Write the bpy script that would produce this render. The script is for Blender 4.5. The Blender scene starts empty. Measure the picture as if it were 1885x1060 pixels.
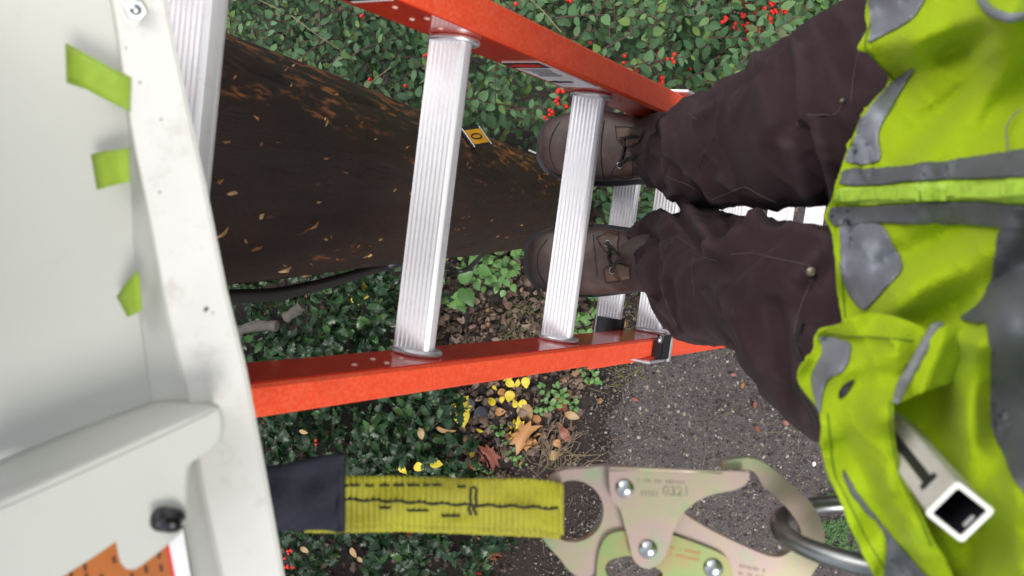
import bpy, bmesh, math, random
import numpy as np
from mathutils import Vector, Matrix, noise
from mathutils.bvhtree import BVHTree
random.seed(7); rng = np.random.default_rng(11)
S = bpy.context.scene; COL = S.collection
R_ = math.radians
# ------------------------------------------------------------------ camera (phone held at chest height, looking down past the ladder)
W0, H0, F = 1885.0, 1060.0, 1500.0
H = 3.6                                                   # camera height above the ground
CAM = Vector((0, 0, H))
RX = Vector((0.9714, -0.1417, 0.1907)); RY = Vector((0.1275, 0.9882, 0.0849)); RZ = Vector((-0.2005, -0.0581, 0.9780))
ROT = Matrix((RX, RY, RZ))                                # camera space -> world (rows)
q_ = ROT.to_quaternion(); q_.normalize(); ROT = q_.to_matrix()
cd = bpy.data.cameras.new('camera'); cam = bpy.data.objects.new('camera', cd); COL.objects.link(cam)
cam.matrix_world = Matrix.Translation(CAM) @ ROT.to_4x4()
cd.sensor_width = 36; cd.lens = F / W0 * 36; cd.clip_end = 500; cd.clip_start = 0.02
cd.dof.use_dof = True; cd.dof.focus_distance = 1.7; cd.dof.aperture_fstop = 9.5
S.camera = cam
# ------------------------------------------------------------------ overcast sky, soft sun, exposure
SUN_EL, SUN_AZ = R_(48), R_(-52)
wd = bpy.data.worlds.new('World'); S.world = wd; wd.use_nodes = True
nt = wd.node_tree; nt.nodes.clear()
sky = nt.nodes.new('ShaderNodeTexSky'); sky.sky_type = 'NISHITA'; sky.sun_disc = False
sky.sun_elevation = SUN_EL; sky.sun_rotation = SUN_AZ; sky.air_density = 1.0; sky.dust_density = 3.0
hs = nt.nodes.new('ShaderNodeHueSaturation'); hs.inputs['Saturation'].default_value = 0.28
bgn = nt.nodes.new('ShaderNodeBackground'); bgn.inputs['Strength'].default_value = 0.115
wo = nt.nodes.new('ShaderNodeOutputWorld')
nt.links.new(sky.outputs[0], hs.inputs['Color']); nt.links.new(hs.outputs[0], bgn.inputs[0]); nt.links.new(bgn.outputs[0], wo.inputs[0])
sl = bpy.data.lights.new('sun', 'SUN'); sl.energy = 1.5; sl.angle = R_(22); sl.color = (1, .97, .93)
so = bpy.data.objects.new('sun', sl); COL.objects.link(so)
sd = Vector((math.cos(SUN_EL) * math.sin(SUN_AZ + math.pi), math.cos(SUN_EL) * math.cos(SUN_AZ + math.pi), math.sin(SUN_EL)))
so.rotation_euler = sd.to_track_quat('Z', 'Y').to_euler(); so.location = (0, 0, 12)
S.view_settings.view_transform = 'Standard'; S.view_settings.look = 'None'
S.view_settings.exposure = 1.0; S.view_settings.gamma = 1.0; S.view_settings.use_curve_mapping = False

# ------------------------------------------------------------------ helpers
def ray(u, v): return ROT @ Vector(((u - W0 / 2) / F, -(v - H0 / 2) / F, -1.0))
def at(u, v, d): return CAM + ray(u, v) * d               # point at depth d along the lens axis
def onz(u, v, z):
    r = ray(u, v); return CAM + r * ((z - H) / r.z)
def px(P):
    c = ROT.transposed() @ (P - CAM); return W0 / 2 + F * c.x / -c.z, H0 / 2 - F * c.y / -c.z
ORG = {}
def org(o): return ORG.get(o.name, Vector((0, 0, 0))) if o else Vector((0, 0, 0))
def tag(o, label=None, cat=None, group=None, kind=None):
    if label: o['label'] = label
    if cat: o['category'] = cat
    if group: o['group'] = group
    if kind: o['kind'] = kind
    return o
def empty(name, loc, label=None, cat=None, group=None):
    o = bpy.data.objects.new(name, None); COL.objects.link(o); o.location = loc; o.empty_display_size = .05
    ORG[o.name] = Vector(loc); return tag(o, label, cat, group)
def link(name, me, parent=None):
    o = bpy.data.objects.new(name, me); COL.objects.link(o)
    if parent: o.parent = parent
    ORG[o.name] = org(parent); return o
class MB:
    def __init__(s): s.v = []; s.f = []
    def add(s, vs, fs):
        n = len(s.v); s.v += [Vector(p) for p in vs]; s.f += [tuple(i + n for i in f) for f in fs]; return s
    def mesh(s, name, o=Vector((0, 0, 0))):
        me = bpy.data.meshes.new(name); me.from_pydata([tuple(p - o) for p in s.v], [], s.f); me.update(); return me
    def build(s, name, mat, parent=None, smooth=True, ang=40, face=None):
        me = s.mesh(name, org(parent))
        bm = bmesh.new(); bm.from_mesh(me); bmesh.ops.recalc_face_normals(bm, faces=bm.faces)
        if face is None: face = any(not e.is_manifold for e in bm.edges)
        if face:      # open sheets: the shown side looks up towards the person
            o = org(parent); q = sum((f.normal.dot(CAM - o - f.calc_center_median()) * f.calc_area() for f in bm.faces), 0)
            if q < 0: bmesh.ops.reverse_faces(bm, faces=bm.faces)
        bm.to_mesh(me); bm.free()
        me.materials.append(mat)
        if smooth: me.shade_smooth() if ang >= 180 else shade(me, ang)
        return link(name, me, parent)
    def bvh(s): return BVHTree.FromPolygons([tuple(p) for p in s.v], s.f)
def shade(me, ang):
    me.shade_smooth()
    try: me.set_sharp_from_angle(angle=R_(ang))
    except Exception: pass
def catmull(P, n=6, closed=False):
    P = [Vector(p) for p in P]; m = len(P); out = []
    rng_ = range(m) if closed else range(m - 1)
    for i in rng_:
        if closed: a, b, c, d = P[(i - 1) % m], P[i], P[(i + 1) % m], P[(i + 2) % m]
        else: a, b, c, d = P[max(i - 1, 0)], P[i], P[i + 1], P[min(i + 2, m - 1)]
        for k in range(n):
            t = k / n
            out.append(.5 * ((2 * b) + (c - a) * t + (2 * a - 5 * b + 4 * c - d) * t * t + (3 * b - a - 3 * c + d) * t ** 3))
    if not closed: out.append(P[-1])
    return out
def tube(mb, P, r, seg=8, cap=True):
    n = len(P); rs = r if isinstance(r, (list, tuple)) else [r] * n
    up = Vector((.3, .2, 1)).normalized(); vs = []; fs = []
    for i, p in enumerate(P):
        t = (P[min(i + 1, n - 1)] - P[max(i - 1, 0)]).normalized()
        a = t.cross(up)
        if a.length < 1e-4: a = t.orthogonal()
        a.normalize(); b = t.cross(a).normalized(); up = -b if False else a.cross(t).normalized()
        for k in range(seg):
            an = 2 * math.pi * k / seg; vs.append(p + (a * math.cos(an) + b * math.sin(an)) * rs[i])
    for i in range(n - 1):
        for k in range(seg):
            k2 = (k + 1) % seg; fs.append((i * seg + k, i * seg + k2, (i + 1) * seg + k2, (i + 1) * seg + k))
    if cap: fs += [tuple(range(seg)), tuple(range((n - 1) * seg, n * seg))]
    return mb.add(vs, fs)
def loft(mb, rings, cap=True, closed=True):
    m = len(rings[0]); vs = [p for r in rings for p in r]; fs = []
    for i in range(len(rings) - 1):
        for k in range(m if closed else m - 1):
            k2 = (k + 1) % m; fs.append((i * m + k, i * m + k2, (i + 1) * m + k2, (i + 1) * m + k))
    if cap: fs += [tuple(range(m)), tuple(range((len(rings) - 1) * m, len(rings) * m))]
    return mb.add(vs, fs)
def box(mb, c, ax, ay, az):
    vs = [c + ax * x + ay * y + az * z for x in (-1, 1) for y in (-1, 1) for z in (-1, 1)]
    return mb.add(vs, [(0, 1, 3, 2), (4, 6, 7, 5), (0, 4, 5, 1), (2, 3, 7, 6), (0, 2, 6, 4), (1, 5, 7, 3)])
def disc_dome(mb, c, n, r, h, seg=20, rings=5):
    a = n.orthogonal().normalized(); b = n.cross(a); vs = [c + n * h]; fs = []
    for i in range(1, rings + 1):
        th = i / rings * math.pi / 2
        for k in range(seg):
            an = 2 * math.pi * k / seg
            vs.append(c + (a * math.cos(an) + b * math.sin(an)) * r * math.sin(th) + n * h * math.cos(th))
    for k in range(seg): fs.append((0, 1 + k, 1 + (k + 1) % seg))
    for i in range(rings - 1):
        for k in range(seg):
            k2 = (k + 1) % seg; o = 1 + i * seg; fs.append((o + k, o + seg + k, o + seg + k2, o + k2))
    fs.append(tuple(1 + (rings - 1) * seg + k for k in range(seg)))
    return mb.add(vs, fs)
def inside(poly, x, y):
    r = False; j = len(poly) - 1
    for i in range(len(poly)):
        xi, yi = poly[i][0], poly[i][1]; xj, yj = poly[j][0], poly[j][1]
        if (yi > y) != (yj > y) and x < (xj - xi) * (y - yi) / (yj - yi) + xi: r = not r
        j = i
    return r
def plate(name, mat, parent, loops, place, thick, bevel=.0012, ang=35):
    """outline loops (first outer, rest holes) in sheet coordinates, placed by place(u,v)->point; a solid sheet of the given thickness"""
    bm = bmesh.new(); es = []
    for lp in loops:
        vs = [bm.verts.new(place(p[0], p[1])) for p in lp]
        es += [bm.edges.new((vs[i], vs[(i + 1) % len(vs)])) for i in range(len(vs))]
    bmesh.ops.triangle_fill(bm, edges=es, use_beauty=True, use_dissolve=False)
    bmesh.ops.recalc_face_normals(bm, faces=bm.faces); bm.normal_update()
    nm = Vector((0, 0, 0))
    for f in bm.faces: nm += f.normal * f.calc_area()
    nm.normalize()
    if nm.dot(CAM - list(bm.verts)[0].co) < 0: nm = -nm
    g = bmesh.ops.extrude_face_region(bm, geom=list(bm.faces))
    for e in g['geom']:
        if isinstance(e, bmesh.types.BMVert): e.co -= nm * thick
    bmesh.ops.recalc_face_normals(bm, faces=bm.faces)
    if bevel:
        ed = [e for e in bm.edges if e.is_manifold and e.calc_face_angle(0) > R_(50) and abs((e.verts[0].co - e.verts[1].co).normalized().dot(nm)) < .5]
        bmesh.ops.bevel(bm, geom=ed, offset=bevel, segments=2, affect='EDGES', clamp_overlap=True)
    o = org(parent)
    for v in bm.verts: v.co -= o
    me = bpy.data.meshes.new(name); bm.to_mesh(me); bm.free(); me.materials.append(mat); shade(me, ang)
    return link(name, me, parent)
def smooth2(P, n=5, closed=True): return [(p.x, p.y) for p in catmull([(a[0], a[1], 0) for a in P], n, closed)]
def drape(bvh, P, off):
    out = []
    for p in P:
        r = ray(p[0], p[1]).normalized(); h = bvh.ray_cast(CAM, r)
        if h[0] is None: continue
        n = h[1] if h[1].dot(r) < 0 else -h[1]; out.append(h[0] + n * off)
    return out
def patch(bvh, poly, step, off, thick=.0012, clip=None):
    """cloth patch lying on a surface: the polygon filled with a fine mesh that follows the surface underneath"""
    xs = [p[0] for p in poly]; ys = [p[1] for p in poly]
    bm = bmesh.new(); vs = [bm.verts.new((p[0], p[1], 0)) for p in poly]
    es = [bm.edges.new((vs[i], vs[(i + 1) % len(vs)])) for i in range(len(vs))]
    bmesh.ops.triangle_fill(bm, edges=es, use_beauty=True)
    for x in np.arange(min(xs) + step, max(xs), step):
        bmesh.ops.bisect_plane(bm, geom=bm.verts[:] + bm.edges[:] + bm.faces[:], plane_co=(x, 0, 0), plane_no=(1, 0, 0))
    for y in np.arange(min(ys) + step, max(ys), step):
        bmesh.ops.bisect_plane(bm, geom=bm.verts[:] + bm.edges[:] + bm.faces[:], plane_co=(0, y, 0), plane_no=(0, 1, 0))
    bmesh.ops.remove_doubles(bm, verts=bm.verts, dist=.9)
    bmesh.ops.triangulate(bm, faces=bm.faces)
    bm.verts.ensure_lookup_table(); bm.verts.index_update()
    mb = MB(); vv = []; bad = set()
    last = None
    for v in bm.verts:
        r = ray(v.co.x, v.co.y).normalized(); h = bvh.ray_cast(CAM, r)
        if h[0] is None:
            bad.add(v.index); vv.append(Vector((0, 0, 0))); continue
        n = h[1] if h[1].dot(r) < 0 else -h[1]; vv.append(h[0] + n * off)
    fs = [tuple(w.index for w in f.verts) for f in bm.faces if not any(w.index in bad for w in f.verts)]
    bm.free(); par_ = list(range(len(vv)))
    def find(i):
        while par_[i] != i: par_[i] = par_[par_[i]]; i = par_[i]
        return i
    for f in fs:
        for i in f[1:]: par_[find(i)] = find(f[0])
    cnt = {}
    for f in fs: cnt[find(f[0])] = cnt.get(find(f[0]), 0) + 1
    if cnt: big = max(cnt, key=cnt.get); fs = [f for f in fs if find(f[0]) == big]
    used = sorted({i for f in fs for i in f}); mp_ = {i: k for k, i in enumerate(used)}
    mb.add([vv[i] for i in used], [tuple(mp_[i] for i in f) for f in fs]); return mb
def solid(o, t, off=-1):
    m = o.modifiers.new('thickness', 'SOLIDIFY'); m.thickness = t; m.offset = off; return o
def sub(o, n=1):
    m = o.modifiers.new('subdiv', 'SUBSURF'); m.levels = n; m.render_levels = n; return o
def text_mesh(txt, size, name, mat, M, parent, ext=.0002):
    cu = bpy.data.curves.new('t', 'FONT'); cu.body = txt; cu.size = size; cu.align_x = 'CENTER'; cu.align_y = 'CENTER'; cu.extrude = ext
    t = bpy.data.objects.new('t', cu); COL.objects.link(t)
    me = bpy.data.meshes.new_from_object(t.evaluated_get(bpy.context.evaluated_depsgraph_get()))
    bpy.data.objects.remove(t); me.transform(Matrix.Translation(-org(parent)) @ M); me.materials.clear(); me.materials.append(mat)
    me.name = name; return link(name, me, parent)

# ------------------------------------------------------------------ materials
class NT:
    def __init__(s, name):
        s.m = bpy.data.materials.new(name); s.m.use_nodes = True; s.t = s.m.node_tree
        s.b = s.t.nodes['Principled BSDF']
    def n(s, ty, **k):
        o = s.t.nodes.new(ty)
        for a, b in k.items():
            if a.startswith('i_'): o.inputs[int(a[2:]) if a[2:].isdigit() else a[2:]].default_value = b
            else: setattr(o, a, b)
        return o
    def l(s, a, b): s.t.links.new(a, b)
    def co(s, sc=(1, 1, 1), which='Object'):
        tc = s.n('ShaderNodeTexCoord'); mp = s.n('ShaderNodeMapping'); mp.inputs['Scale'].default_value = sc
        s.l(tc.outputs[which], mp.inputs[0]); return mp.outputs[0]
    def noise(s, scale, detail=4, rough=.55, sc=(1, 1, 1), which='Object'):
        o = s.n('ShaderNodeTexNoise'); o.inputs['Scale'].default_value = scale; o.inputs['Detail'].default_value = detail; o.inputs['Roughness'].default_value = rough
        s.l(s.co(sc, which), o.inputs['Vector']); return o.outputs['Fac']
    def ramp(s, fac, stops):
        o = s.n('ShaderNodeValToRGB'); cr = o.color_ramp
        while len(cr.elements) < len(stops): cr.elements.new(.5)
        for e, (p, c) in zip(cr.elements, stops): e.position = p; e.color = (*c, 1)
        s.l(fac, o.inputs[0]); return o.outputs[0]
    def mix(s, fac, a, b, bt='MIX'):
        o = s.n('ShaderNodeMix', data_type='RGBA', blend_type=bt)
        for i, x in ((0, fac), (6, a), (7, b)):
            if hasattr(x, 'links'): s.l(x, o.inputs[i])
            else: o.inputs[i].default_value = x if i == 0 else (*x, 1)
        return o.outputs[2]
    def col(s, x):
        if hasattr(x, 'links'): s.l(x, s.b.inputs['Base Color'])
        else: s.b.inputs['Base Color'].default_value = (*x, 1)
        return s
    def p(s, **k):
        for a, b in k.items(): s.b.inputs[a.replace('_', ' ')].default_value = b
        return s
    def bump(s, h, strength=.3, dist=.002):
        o = s.n('ShaderNodeBump'); o.inputs['Strength'].default_value = strength; o.inputs['Distance'].default_value = dist
        s.l(h, o.inputs['Height']); s.l(o.outputs[0], s.b.inputs['Normal']); return s
    def rough(s, fac, lo, hi):
        o = s.n('ShaderNodeMapRange'); o.inputs['To Min'].default_value = lo; o.inputs['To Max'].default_value = hi
        s.l(fac, o.inputs[0]); s.l(o.outputs[0], s.b.inputs['Roughness']); return s
def simple(name, c, r=.5, var=.15, sc=40, bump=.1, metal=0, dist=.001, **k):
    m = NT(name); f = m.noise(sc, 5)
    a = tuple(x * (1 - var) for x in c); b = tuple(min(x * (1 + var), 1) for x in c)
    m.col(m.ramp(f, [(.3, a), (.7, b)])).p(Roughness=r, Metallic=metal, **k)
    if bump: m.bump(f, bump, dist)
    return m.m
M = {}
# orange-red fibreglass with fibre mottling
m = NT('fibreglass_red'); f1 = m.noise(55, 6, .7); f2 = m.noise(260, 3, .6); f3 = m.noise(9, 2)
c = m.mix(m.ramp(f2, [(.42, (0, 0, 0)), (.75, (1, 1, 1))]), (.85, .078, .023), (.90, .15, .068))
c = m.mix(m.ramp(f1, [(.45, (0, 0, 0)), (.8, (.6, .6, .6))]), c, (.72, .05, .014)); c = m.mix(m.ramp(m.noise(46, 6, .72, (1, 9, 1)), [(.665, (0, 0, 0)), (.70, (.5, .5, .5))]), c, (.85, .42, .3)); c = m.mix(m.ramp(m.noise(7, 6, .7), [(.56, (0, 0, 0)), (.8, (.5, .5, .5))]), c, (.4, .05, .025))
m.col(c).p(Roughness=.42, Coat_Weight=.2, Coat_Roughness=.2).bump(f2, .12, .001); M['red'] = m.m
m = NT('fibreglass_web'); f1 = m.noise(30, 4); m.col(m.ramp(f1, [(.3, (.56, .03, .010)), (.7, (.68, .042, .014))])).p(Roughness=.2, Coat_Weight=.6, Coat_Roughness=.1).bump(f1, .03, .001); M['web'] = m.m
# brushed aluminium with lengthwise drawing lines
m = NT('aluminium'); f1 = m.noise(14, 5, .6, (60, 1, 60)); f2 = m.noise(22, 5, .7)
sm = m.noise(31, 7, .75); m.col(m.mix(m.ramp(sm, [(.60, (0, 0, 0)), (.72, (.5, .5, .5))]), m.mix(m.ramp(f2, [(.5, (0, 0, 0)), (.8, (1, 1, 1))]), (.92, .91, .94), (.80, .79, .83)), (.5, .47, .45))).p(Metallic=.45).bump(f1, .07, .0008); m.rough(f2, .3, .48); M['alu'] = m.m
M['alu_dull'] = simple('aluminium_dull', (.75, .75, .78), .38, .12, 60, .1, .8)
M['steel'] = simple('zinc_steel', (.50, .52, .53), .22, .1, 80, .06, 1)
M['ring'] = simple('ring_steel', (.27, .285, .285), .3, .25, 60, .1, .9)
M['brass'] = simple('dull_brass', (.20, .17, .12), .4, .3, 200, .1, .7)
M['black'] = simple('black_plastic', (.012, .012, .016), .38, .2, 60, .1)
M['cable'] = simple('black_cable', (.014, .014, .015), .45, .2, 60, .15)
M['rivet'] = simple('rivet_painted', (.8, .5, .42), .35, .1, 60, .05)
M['white'] = simple('white_print', (.8, .8, .82), .45, .05, 40, .02)
M['ink'] = simple('black_print', (.015, .015, .02), .5, .1, 40, 0)
M['ink_soft'] = simple('grey_print', (.22, .22, .25), .5, .1, 40, 0)
M['ink_brown'] = simple('brown_print', (.06, .03, .015), .6, .3, 60, 0); M['ink_red'] = simple('red_print', (.6, .03, .02), .5, .1, 40, 0)
M['etch'] = simple('etched_print', (.19, .16, .12), .5, .3, 200, 0, .4)
M['orange'] = simple('orange_label', (.43, .125, .02), .5, .12, 25, .02)
M['yellow_tag'] = simple('yellow_tag', (.75, .36, .01), .4, .1, 60, .05)
# painted sheet steel with grime
m = NT('cream_paint'); f1 = m.noise(13, 6, .65); f2 = m.noise(230, 3, .7); f3 = m.noise(38, 7, .8)
c = m.mix(m.ramp(f1, [(.35, (0, 0, 0)), (.75, (1, 1, 1))]), (.62, .612, .58), (.55, .54, .505))
c = m.mix(m.ramp(f3, [(.54, (0, 0, 0)), (.78, (.75, .75, .75))]), c, (.36, .32, .27))
c = m.mix(m.ramp(f2, [(.68, (0, 0, 0)), (.76, (.6, .6, .6))]), c, (.22, .19, .15))
m.col(c).p(Roughness=.42).bump(f1, .05, .001); M['cream_dirty'] = m.m
m = NT('cream_shaded'); f1 = m.noise(5, 4); m.col(m.mix(m.ramp(m.noise(24, 8, .8), [(.58, (0, 0, 0)), (.8, (.35, .35, .35))]), m.ramp(f1, [(.3, (.43, .435, .39)), (.7, (.47, .475, .43))]), (.30, .285, .25))).p(Roughness=.36).bump(m.noise(40, 3), .03, .001); M['cream_shaded'] = m.m  # same cream paint, shade of the tilted panel put into its colour
M['tape'] = simple('green_tape', (.22, .335, .02), .65, .1, 90, .12)
# creosoted pole: brown-black with worn raw wood, grain runs along z
m = NT('creosote_wood'); g = m.noise(26, 7, .65, (1, 1, .12)); k = m.noise(17, 6, .7, (1, 1, .26)); h2 = m.noise(70, 5, .65, (1, 1, .22)); b2 = m.noise(3.2, 3)
dark = m.mix(g, (.0045, .0035, .004), (.046, .017, .010)); dark = m.mix(m.ramp(b2, [(.4, (0, 0, 0)), (.65, (.7, .7, .7))]), dark, (.011, .009, .011))
geo = m.n('ShaderNodeTexCoord'); sp = m.n('ShaderNodeSeparateXYZ'); m.l(geo.outputs['Object'], sp.inputs[0])
mr = m.n('ShaderNodeMapRange'); mr.inputs['From Min'].default_value = -.02; mr.inputs['From Max'].default_value = .13; mr.inputs['To Min'].default_value = -.06; mr.inputs['To Max'].default_value = .24
m.l(sp.outputs['Y'], mr.inputs[0]); ad = m.n('ShaderNodeMath', operation='ADD'); m.l(k, ad.inputs[0]); m.l(mr.outputs[0], ad.inputs[1])
wear = m.ramp(ad.outputs[0], [(.54, (0, 0, 0)), (.65, (1, 1, 1))])
wm = m.n('ShaderNodeMath', operation='MULTIPLY'); m.l(wear, wm.inputs[0]); m.l(m.ramp(h2, [(.49, (0, 0, 0)), (.58, (1, 1, 1))]), wm.inputs[1])
m.col(m.mix(wm.outputs[0], dark, m.ramp(g, [(.35, (.10, .03, .008)), (.65, (.40, .15, .045))]))).p(Specular_IOR_Level=.5).bump(m.mix(.5, g, h2), .9, .008); m.rough(g, .34, .62); M['pole'] = m.m
M['raw_wood'] = simple('raw_wood', (.30, .145, .05), .7, .6, 90, .5)
M['raw_dark'] = simple('raw_wood_dark', (.13, .055, .02), .7, .6, 90, .5); M['raw_light'] = simple('raw_wood_light', (.40, .24, .11), .7, .5, 90, .5)
# clothing
m = NT('brown_canvas'); f1 = m.noise(11, 5, .6); f2 = m.noise(420, 2); f3 = m.noise(60, 5, .7)
c = m.mix(m.ramp(f1, [(.3, (0, 0, 0)), (.75, (1, 1, 1))]), (.030, .0165, .0195), (.046, .027, .031)); c = m.mix(m.ramp(f3, [(.55, (0, 0, 0)), (.85, (.5, .5, .5))]), c, (.066, .042, .044))
gp = m.n('ShaderNodeNewGeometry'); c = m.mix(m.ramp(gp.outputs['Pointiness'], [(.51, (0, 0, 0)), (.58, (.35, .35, .35))]), c, (.10, .07, .076))
m.col(c).p(Roughness=.88, Sheen_Weight=.04, Sheen_Roughness=.5, Specular_IOR_Level=.12).bump(m.mix(.5, m.mix(.5, f3, f2), m.ramp(m.noise(21, 6, .62), [(.35, (0, 0, 0)), (.5, (1, 1, 1)), (.65, (0, 0, 0))])), .3, .0018); M['canvas'] = m.m
M['stitch'] = simple('seam_thread', (.075, .052, .053), .9, .3, 300, .2)
m = NT('lime_cloth'); f1 = m.noise(6, 4); f2 = m.noise(600, 2); f3 = m.noise(22, 5, .7)
c = m.mix(f1, (.31, .45, .005), (.37, .505, .007)); c = m.mix(m.ramp(f3, [(.62, (0, 0, 0)), (.85, (.35, .35, .35))]), c, (.19, .25, .015))
m.col(c).p(Roughness=.8, Sheen_Weight=.05, Specular_IOR_Level=.2).bump(m.mix(.55, m.noise(380, 3), m.noise(17, 5, .62)), .5, .006); M['lime'] = m.m
m = NT('grey_cloth'); f1 = m.noise(14, 5, .6); f2 = m.noise(500, 2)
m.col(m.ramp(f1, [(.3, (.075, .082, .092)), (.7, (.125, .134, .15))])).p(Roughness=.6, Sheen_Weight=.03).bump(f2, .3, .0006); M['grey_cloth'] = m.m
m = NT('reflective_tape'); f1 = m.noise(18, 5, .6); m.col(m.ramp(f1, [(.3, (.15, .16, .19)), (.7, (.27, .285, .33))])).p(Roughness=.5, Metallic=.2).bump(m.noise(40, 4, .6, (1, .4, .4)), .35, .003); M['reflect'] = m.m
M['lime_thread'] = simple('lime_thread', (.13, .21, .01), .8, .2, 200, .2); M['piping'] = simple('grey_piping', (.20, .205, .225), .6, .15, 120, .2)
M['zip'] = simple('zip_lime', (.36, .55, .05), .5, .2, 150, .3)
m = NT('boot_leather'); f1 = m.noise(16, 6, .65); f2 = m.noise(130, 4)
m.col(m.ramp(f1, [(.3, (.026, .0145, .0125)), (.5, (.058, .034, .030)), (.72, (.11, .073, .066))])).p(Roughness=.55).bump(f2, .25, .0012); M['leather'] = m.m
M['leather_lt'] = simple('leather_flap', (.085, .042, .026), .55, .3, 50, .2)
M['sole'] = simple('boot_sole', (.028, .028, .036), .6, .3, 50, .2)
M['skin'] = simple('skin', (.45, .28, .2), .5)
M['tube'] = simple('white_tube', (.55, .53, .47), .5, .12, 50, .1)
M['tube_rim'] = simple('white_tube_end', (.8, .79, .75), .45, .05, 50, .05)
M['tube_shade'] = simple('tube_inner_shade', (.012, .013, .02), .6, .2, 50, 0)  # near-black colour painted for the shade inside the hollow tube
# webbing: crosswise ribs
m = NT('yellow_webbing'); f2 = m.noise(220, 4, .7); f1 = m.noise(16, 5, .65)
m.col(m.mix(m.ramp(f2, [(.5, (0, 0, 0)), (.8, (.5, .5, .5))]), m.mix(m.ramp(f1, [(.35, (0, 0, 0)), (.7, (1, 1, 1))]), (.25, .225, .008), (.40, .39, .010)), (.17, .15, .01))).p(Roughness=.62, Sheen_Weight=.1).bump(f2, .4, .0012); M['webbing'] = m.m
M['navy'] = simple('navy_sleeve', (.012, .013, .026), .85, .3, 260, .4)
M['thread'] = simple('black_thread', (.012, .012, .010), .8, .2, 200, .2)
# yellow-passivated zinc: iridescent pink and green
m = NT('zinc_pink'); f1 = m.noise(19, 4, .6); f2 = m.noise(150, 4, .7)
c = m.ramp(f1, [(.34, (.22, .29, .16)), (.42, (.30, .28, .18)), (.5, (.33, .26, .21)), (.58, (.33, .245, .225)), (.68, (.22, .29, .17))])
c = m.mix(m.ramp(f2, [(.6, (0, 0, 0)), (.8, (.3, .3, .3))]), c, (.36, .31, .25)); m.col(c).p(Metallic=.55, Roughness=.36).bump(f2, .04, .001); M['zinc_pink'] = m.m
m = NT('zinc_green'); f1 = m.noise(22, 3); c = m.ramp(f1, [(.35, (.17, .27, .09)), (.5, (.23, .28, .11)), (.62, (.30, .23, .11)), (.72, (.29, .23, .16))]); m.col(c).p(Metallic=.55, Roughness=.34); M['zinc_green'] = m.m
# plants: colour varies per leaf (island random for joined leaves, object random for single ones)
def leafmat(name, stops, r, back, spec=.5, coat=0):
    m = NT(name); gi = m.n('ShaderNodeNewGeometry'); oi = m.n('ShaderNodeObjectInfo')
    a = m.n('ShaderNodeMath', operation='ADD'); m.l(gi.outputs['Random Per Island'], a.inputs[0]); m.l(oi.outputs['Random'], a.inputs[1])
    fr = m.n('ShaderNodeMath', operation='FRACT'); m.l(a.outputs[0], fr.inputs[0])
    c = m.ramp(fr.outputs[0], stops)
    c = m.mix(m.ramp(m.noise(5 if name.endswith('_leaf') and name.split('_')[0] in ('yellow', 'orange', 'rust', 'tan', 'grey') else 90, 5, .65), [(.4, (0, 0, 0)), (.75, (.6, .6, .6))]), c, back)
    m.col(m.mix(gi.outputs['Backfacing'], c, back)).p(Roughness=r, Specular_IOR_Level=spec, Coat_Weight=coat, Coat_Roughness=.15)
    m.bump(m.noise(220, 3), .2, .001); return m.m
M['coton'] = leafmat('cotoneaster_leaf', [(0, (.015, .046, .015)), (.3, (.04, .11, .037)), (.6, (.072, .165, .064)), (.85, (.12, .225, .09)), (.95, (.15, .26, .045)), (1, (.085, .07, .035))], .5, (.085, .15, .075), .3)
M['holly'] = leafmat('holly_leaf', [(0, (.005, .02, .007)), (.5, (.010, .034, .013)), (.85, (.018, .055, .018)), (1, (.045, .10, .02))], .34, (.03, .06, .022), .38, .0)
M['weed'] = leafmat('weed_leaf', [(0, (.05, .13, .03)), (.6, (.09, .22, .045)), (1, (.15, .3, .06))], .45, (.12, .2, .08))
M['moss'] = leafmat('moss_leaf', [(0, (.035, .10, .025)), (.6, (.07, .17, .045)), (1, (.13, .23, .07))], .6, (.08, .15, .05))
M['litter'] = leafmat('litter_leaf', [(0, (.022, .014, .011)), (.35, (.06, .036, .024)), (.6, (.12, .075, .05)), (.8, (.2, .13, .09)), (.92, (.26, .18, .14)), (1, (.3, .14, .04))], .6, (.14, .10, .075))
M['grass'] = leafmat('grass_blade', [(0, (.08, .09, .025)), (.5, (.14, .15, .04)), (1, (.22, .2, .07))], .5, (.14, .14, .05))
def lf(name, a, b): return leafmat(name, [(0, a), (1, b)], .5, tuple(x * .5 for x in b))
M['l_yellow'] = lf('yellow_leaf', (.62, .46, .015), (.78, .62, .05))
M['l_orange'] = lf('orange_leaf', (.42, .17, .06), (.50, .24, .08))
M['l_rust'] = lf('rust_leaf', (.22, .06, .03), (.28, .08, .05))
M['l_tan'] = lf('tan_leaf', (.30, .2, .09), (.4, .26, .12))
M['l_grey'] = lf('grey_leaf', (.06, .06, .08), (.10, .10, .12))
M['berry'] = simple('red_berry', (.66, .022, .014), .3, .2, 100, .02)
M['bark'] = simple('brown_bark', (.075, .042, .032), .7, .3, 60, .3)
M['twig_pale'] = simple('pale_twig', (.26, .2, .12), .7, .3, 60, .3)
M['log'] = simple('grey_log', (.075, .066, .056), .85, .3, 30, .6, dist=.004)
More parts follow.
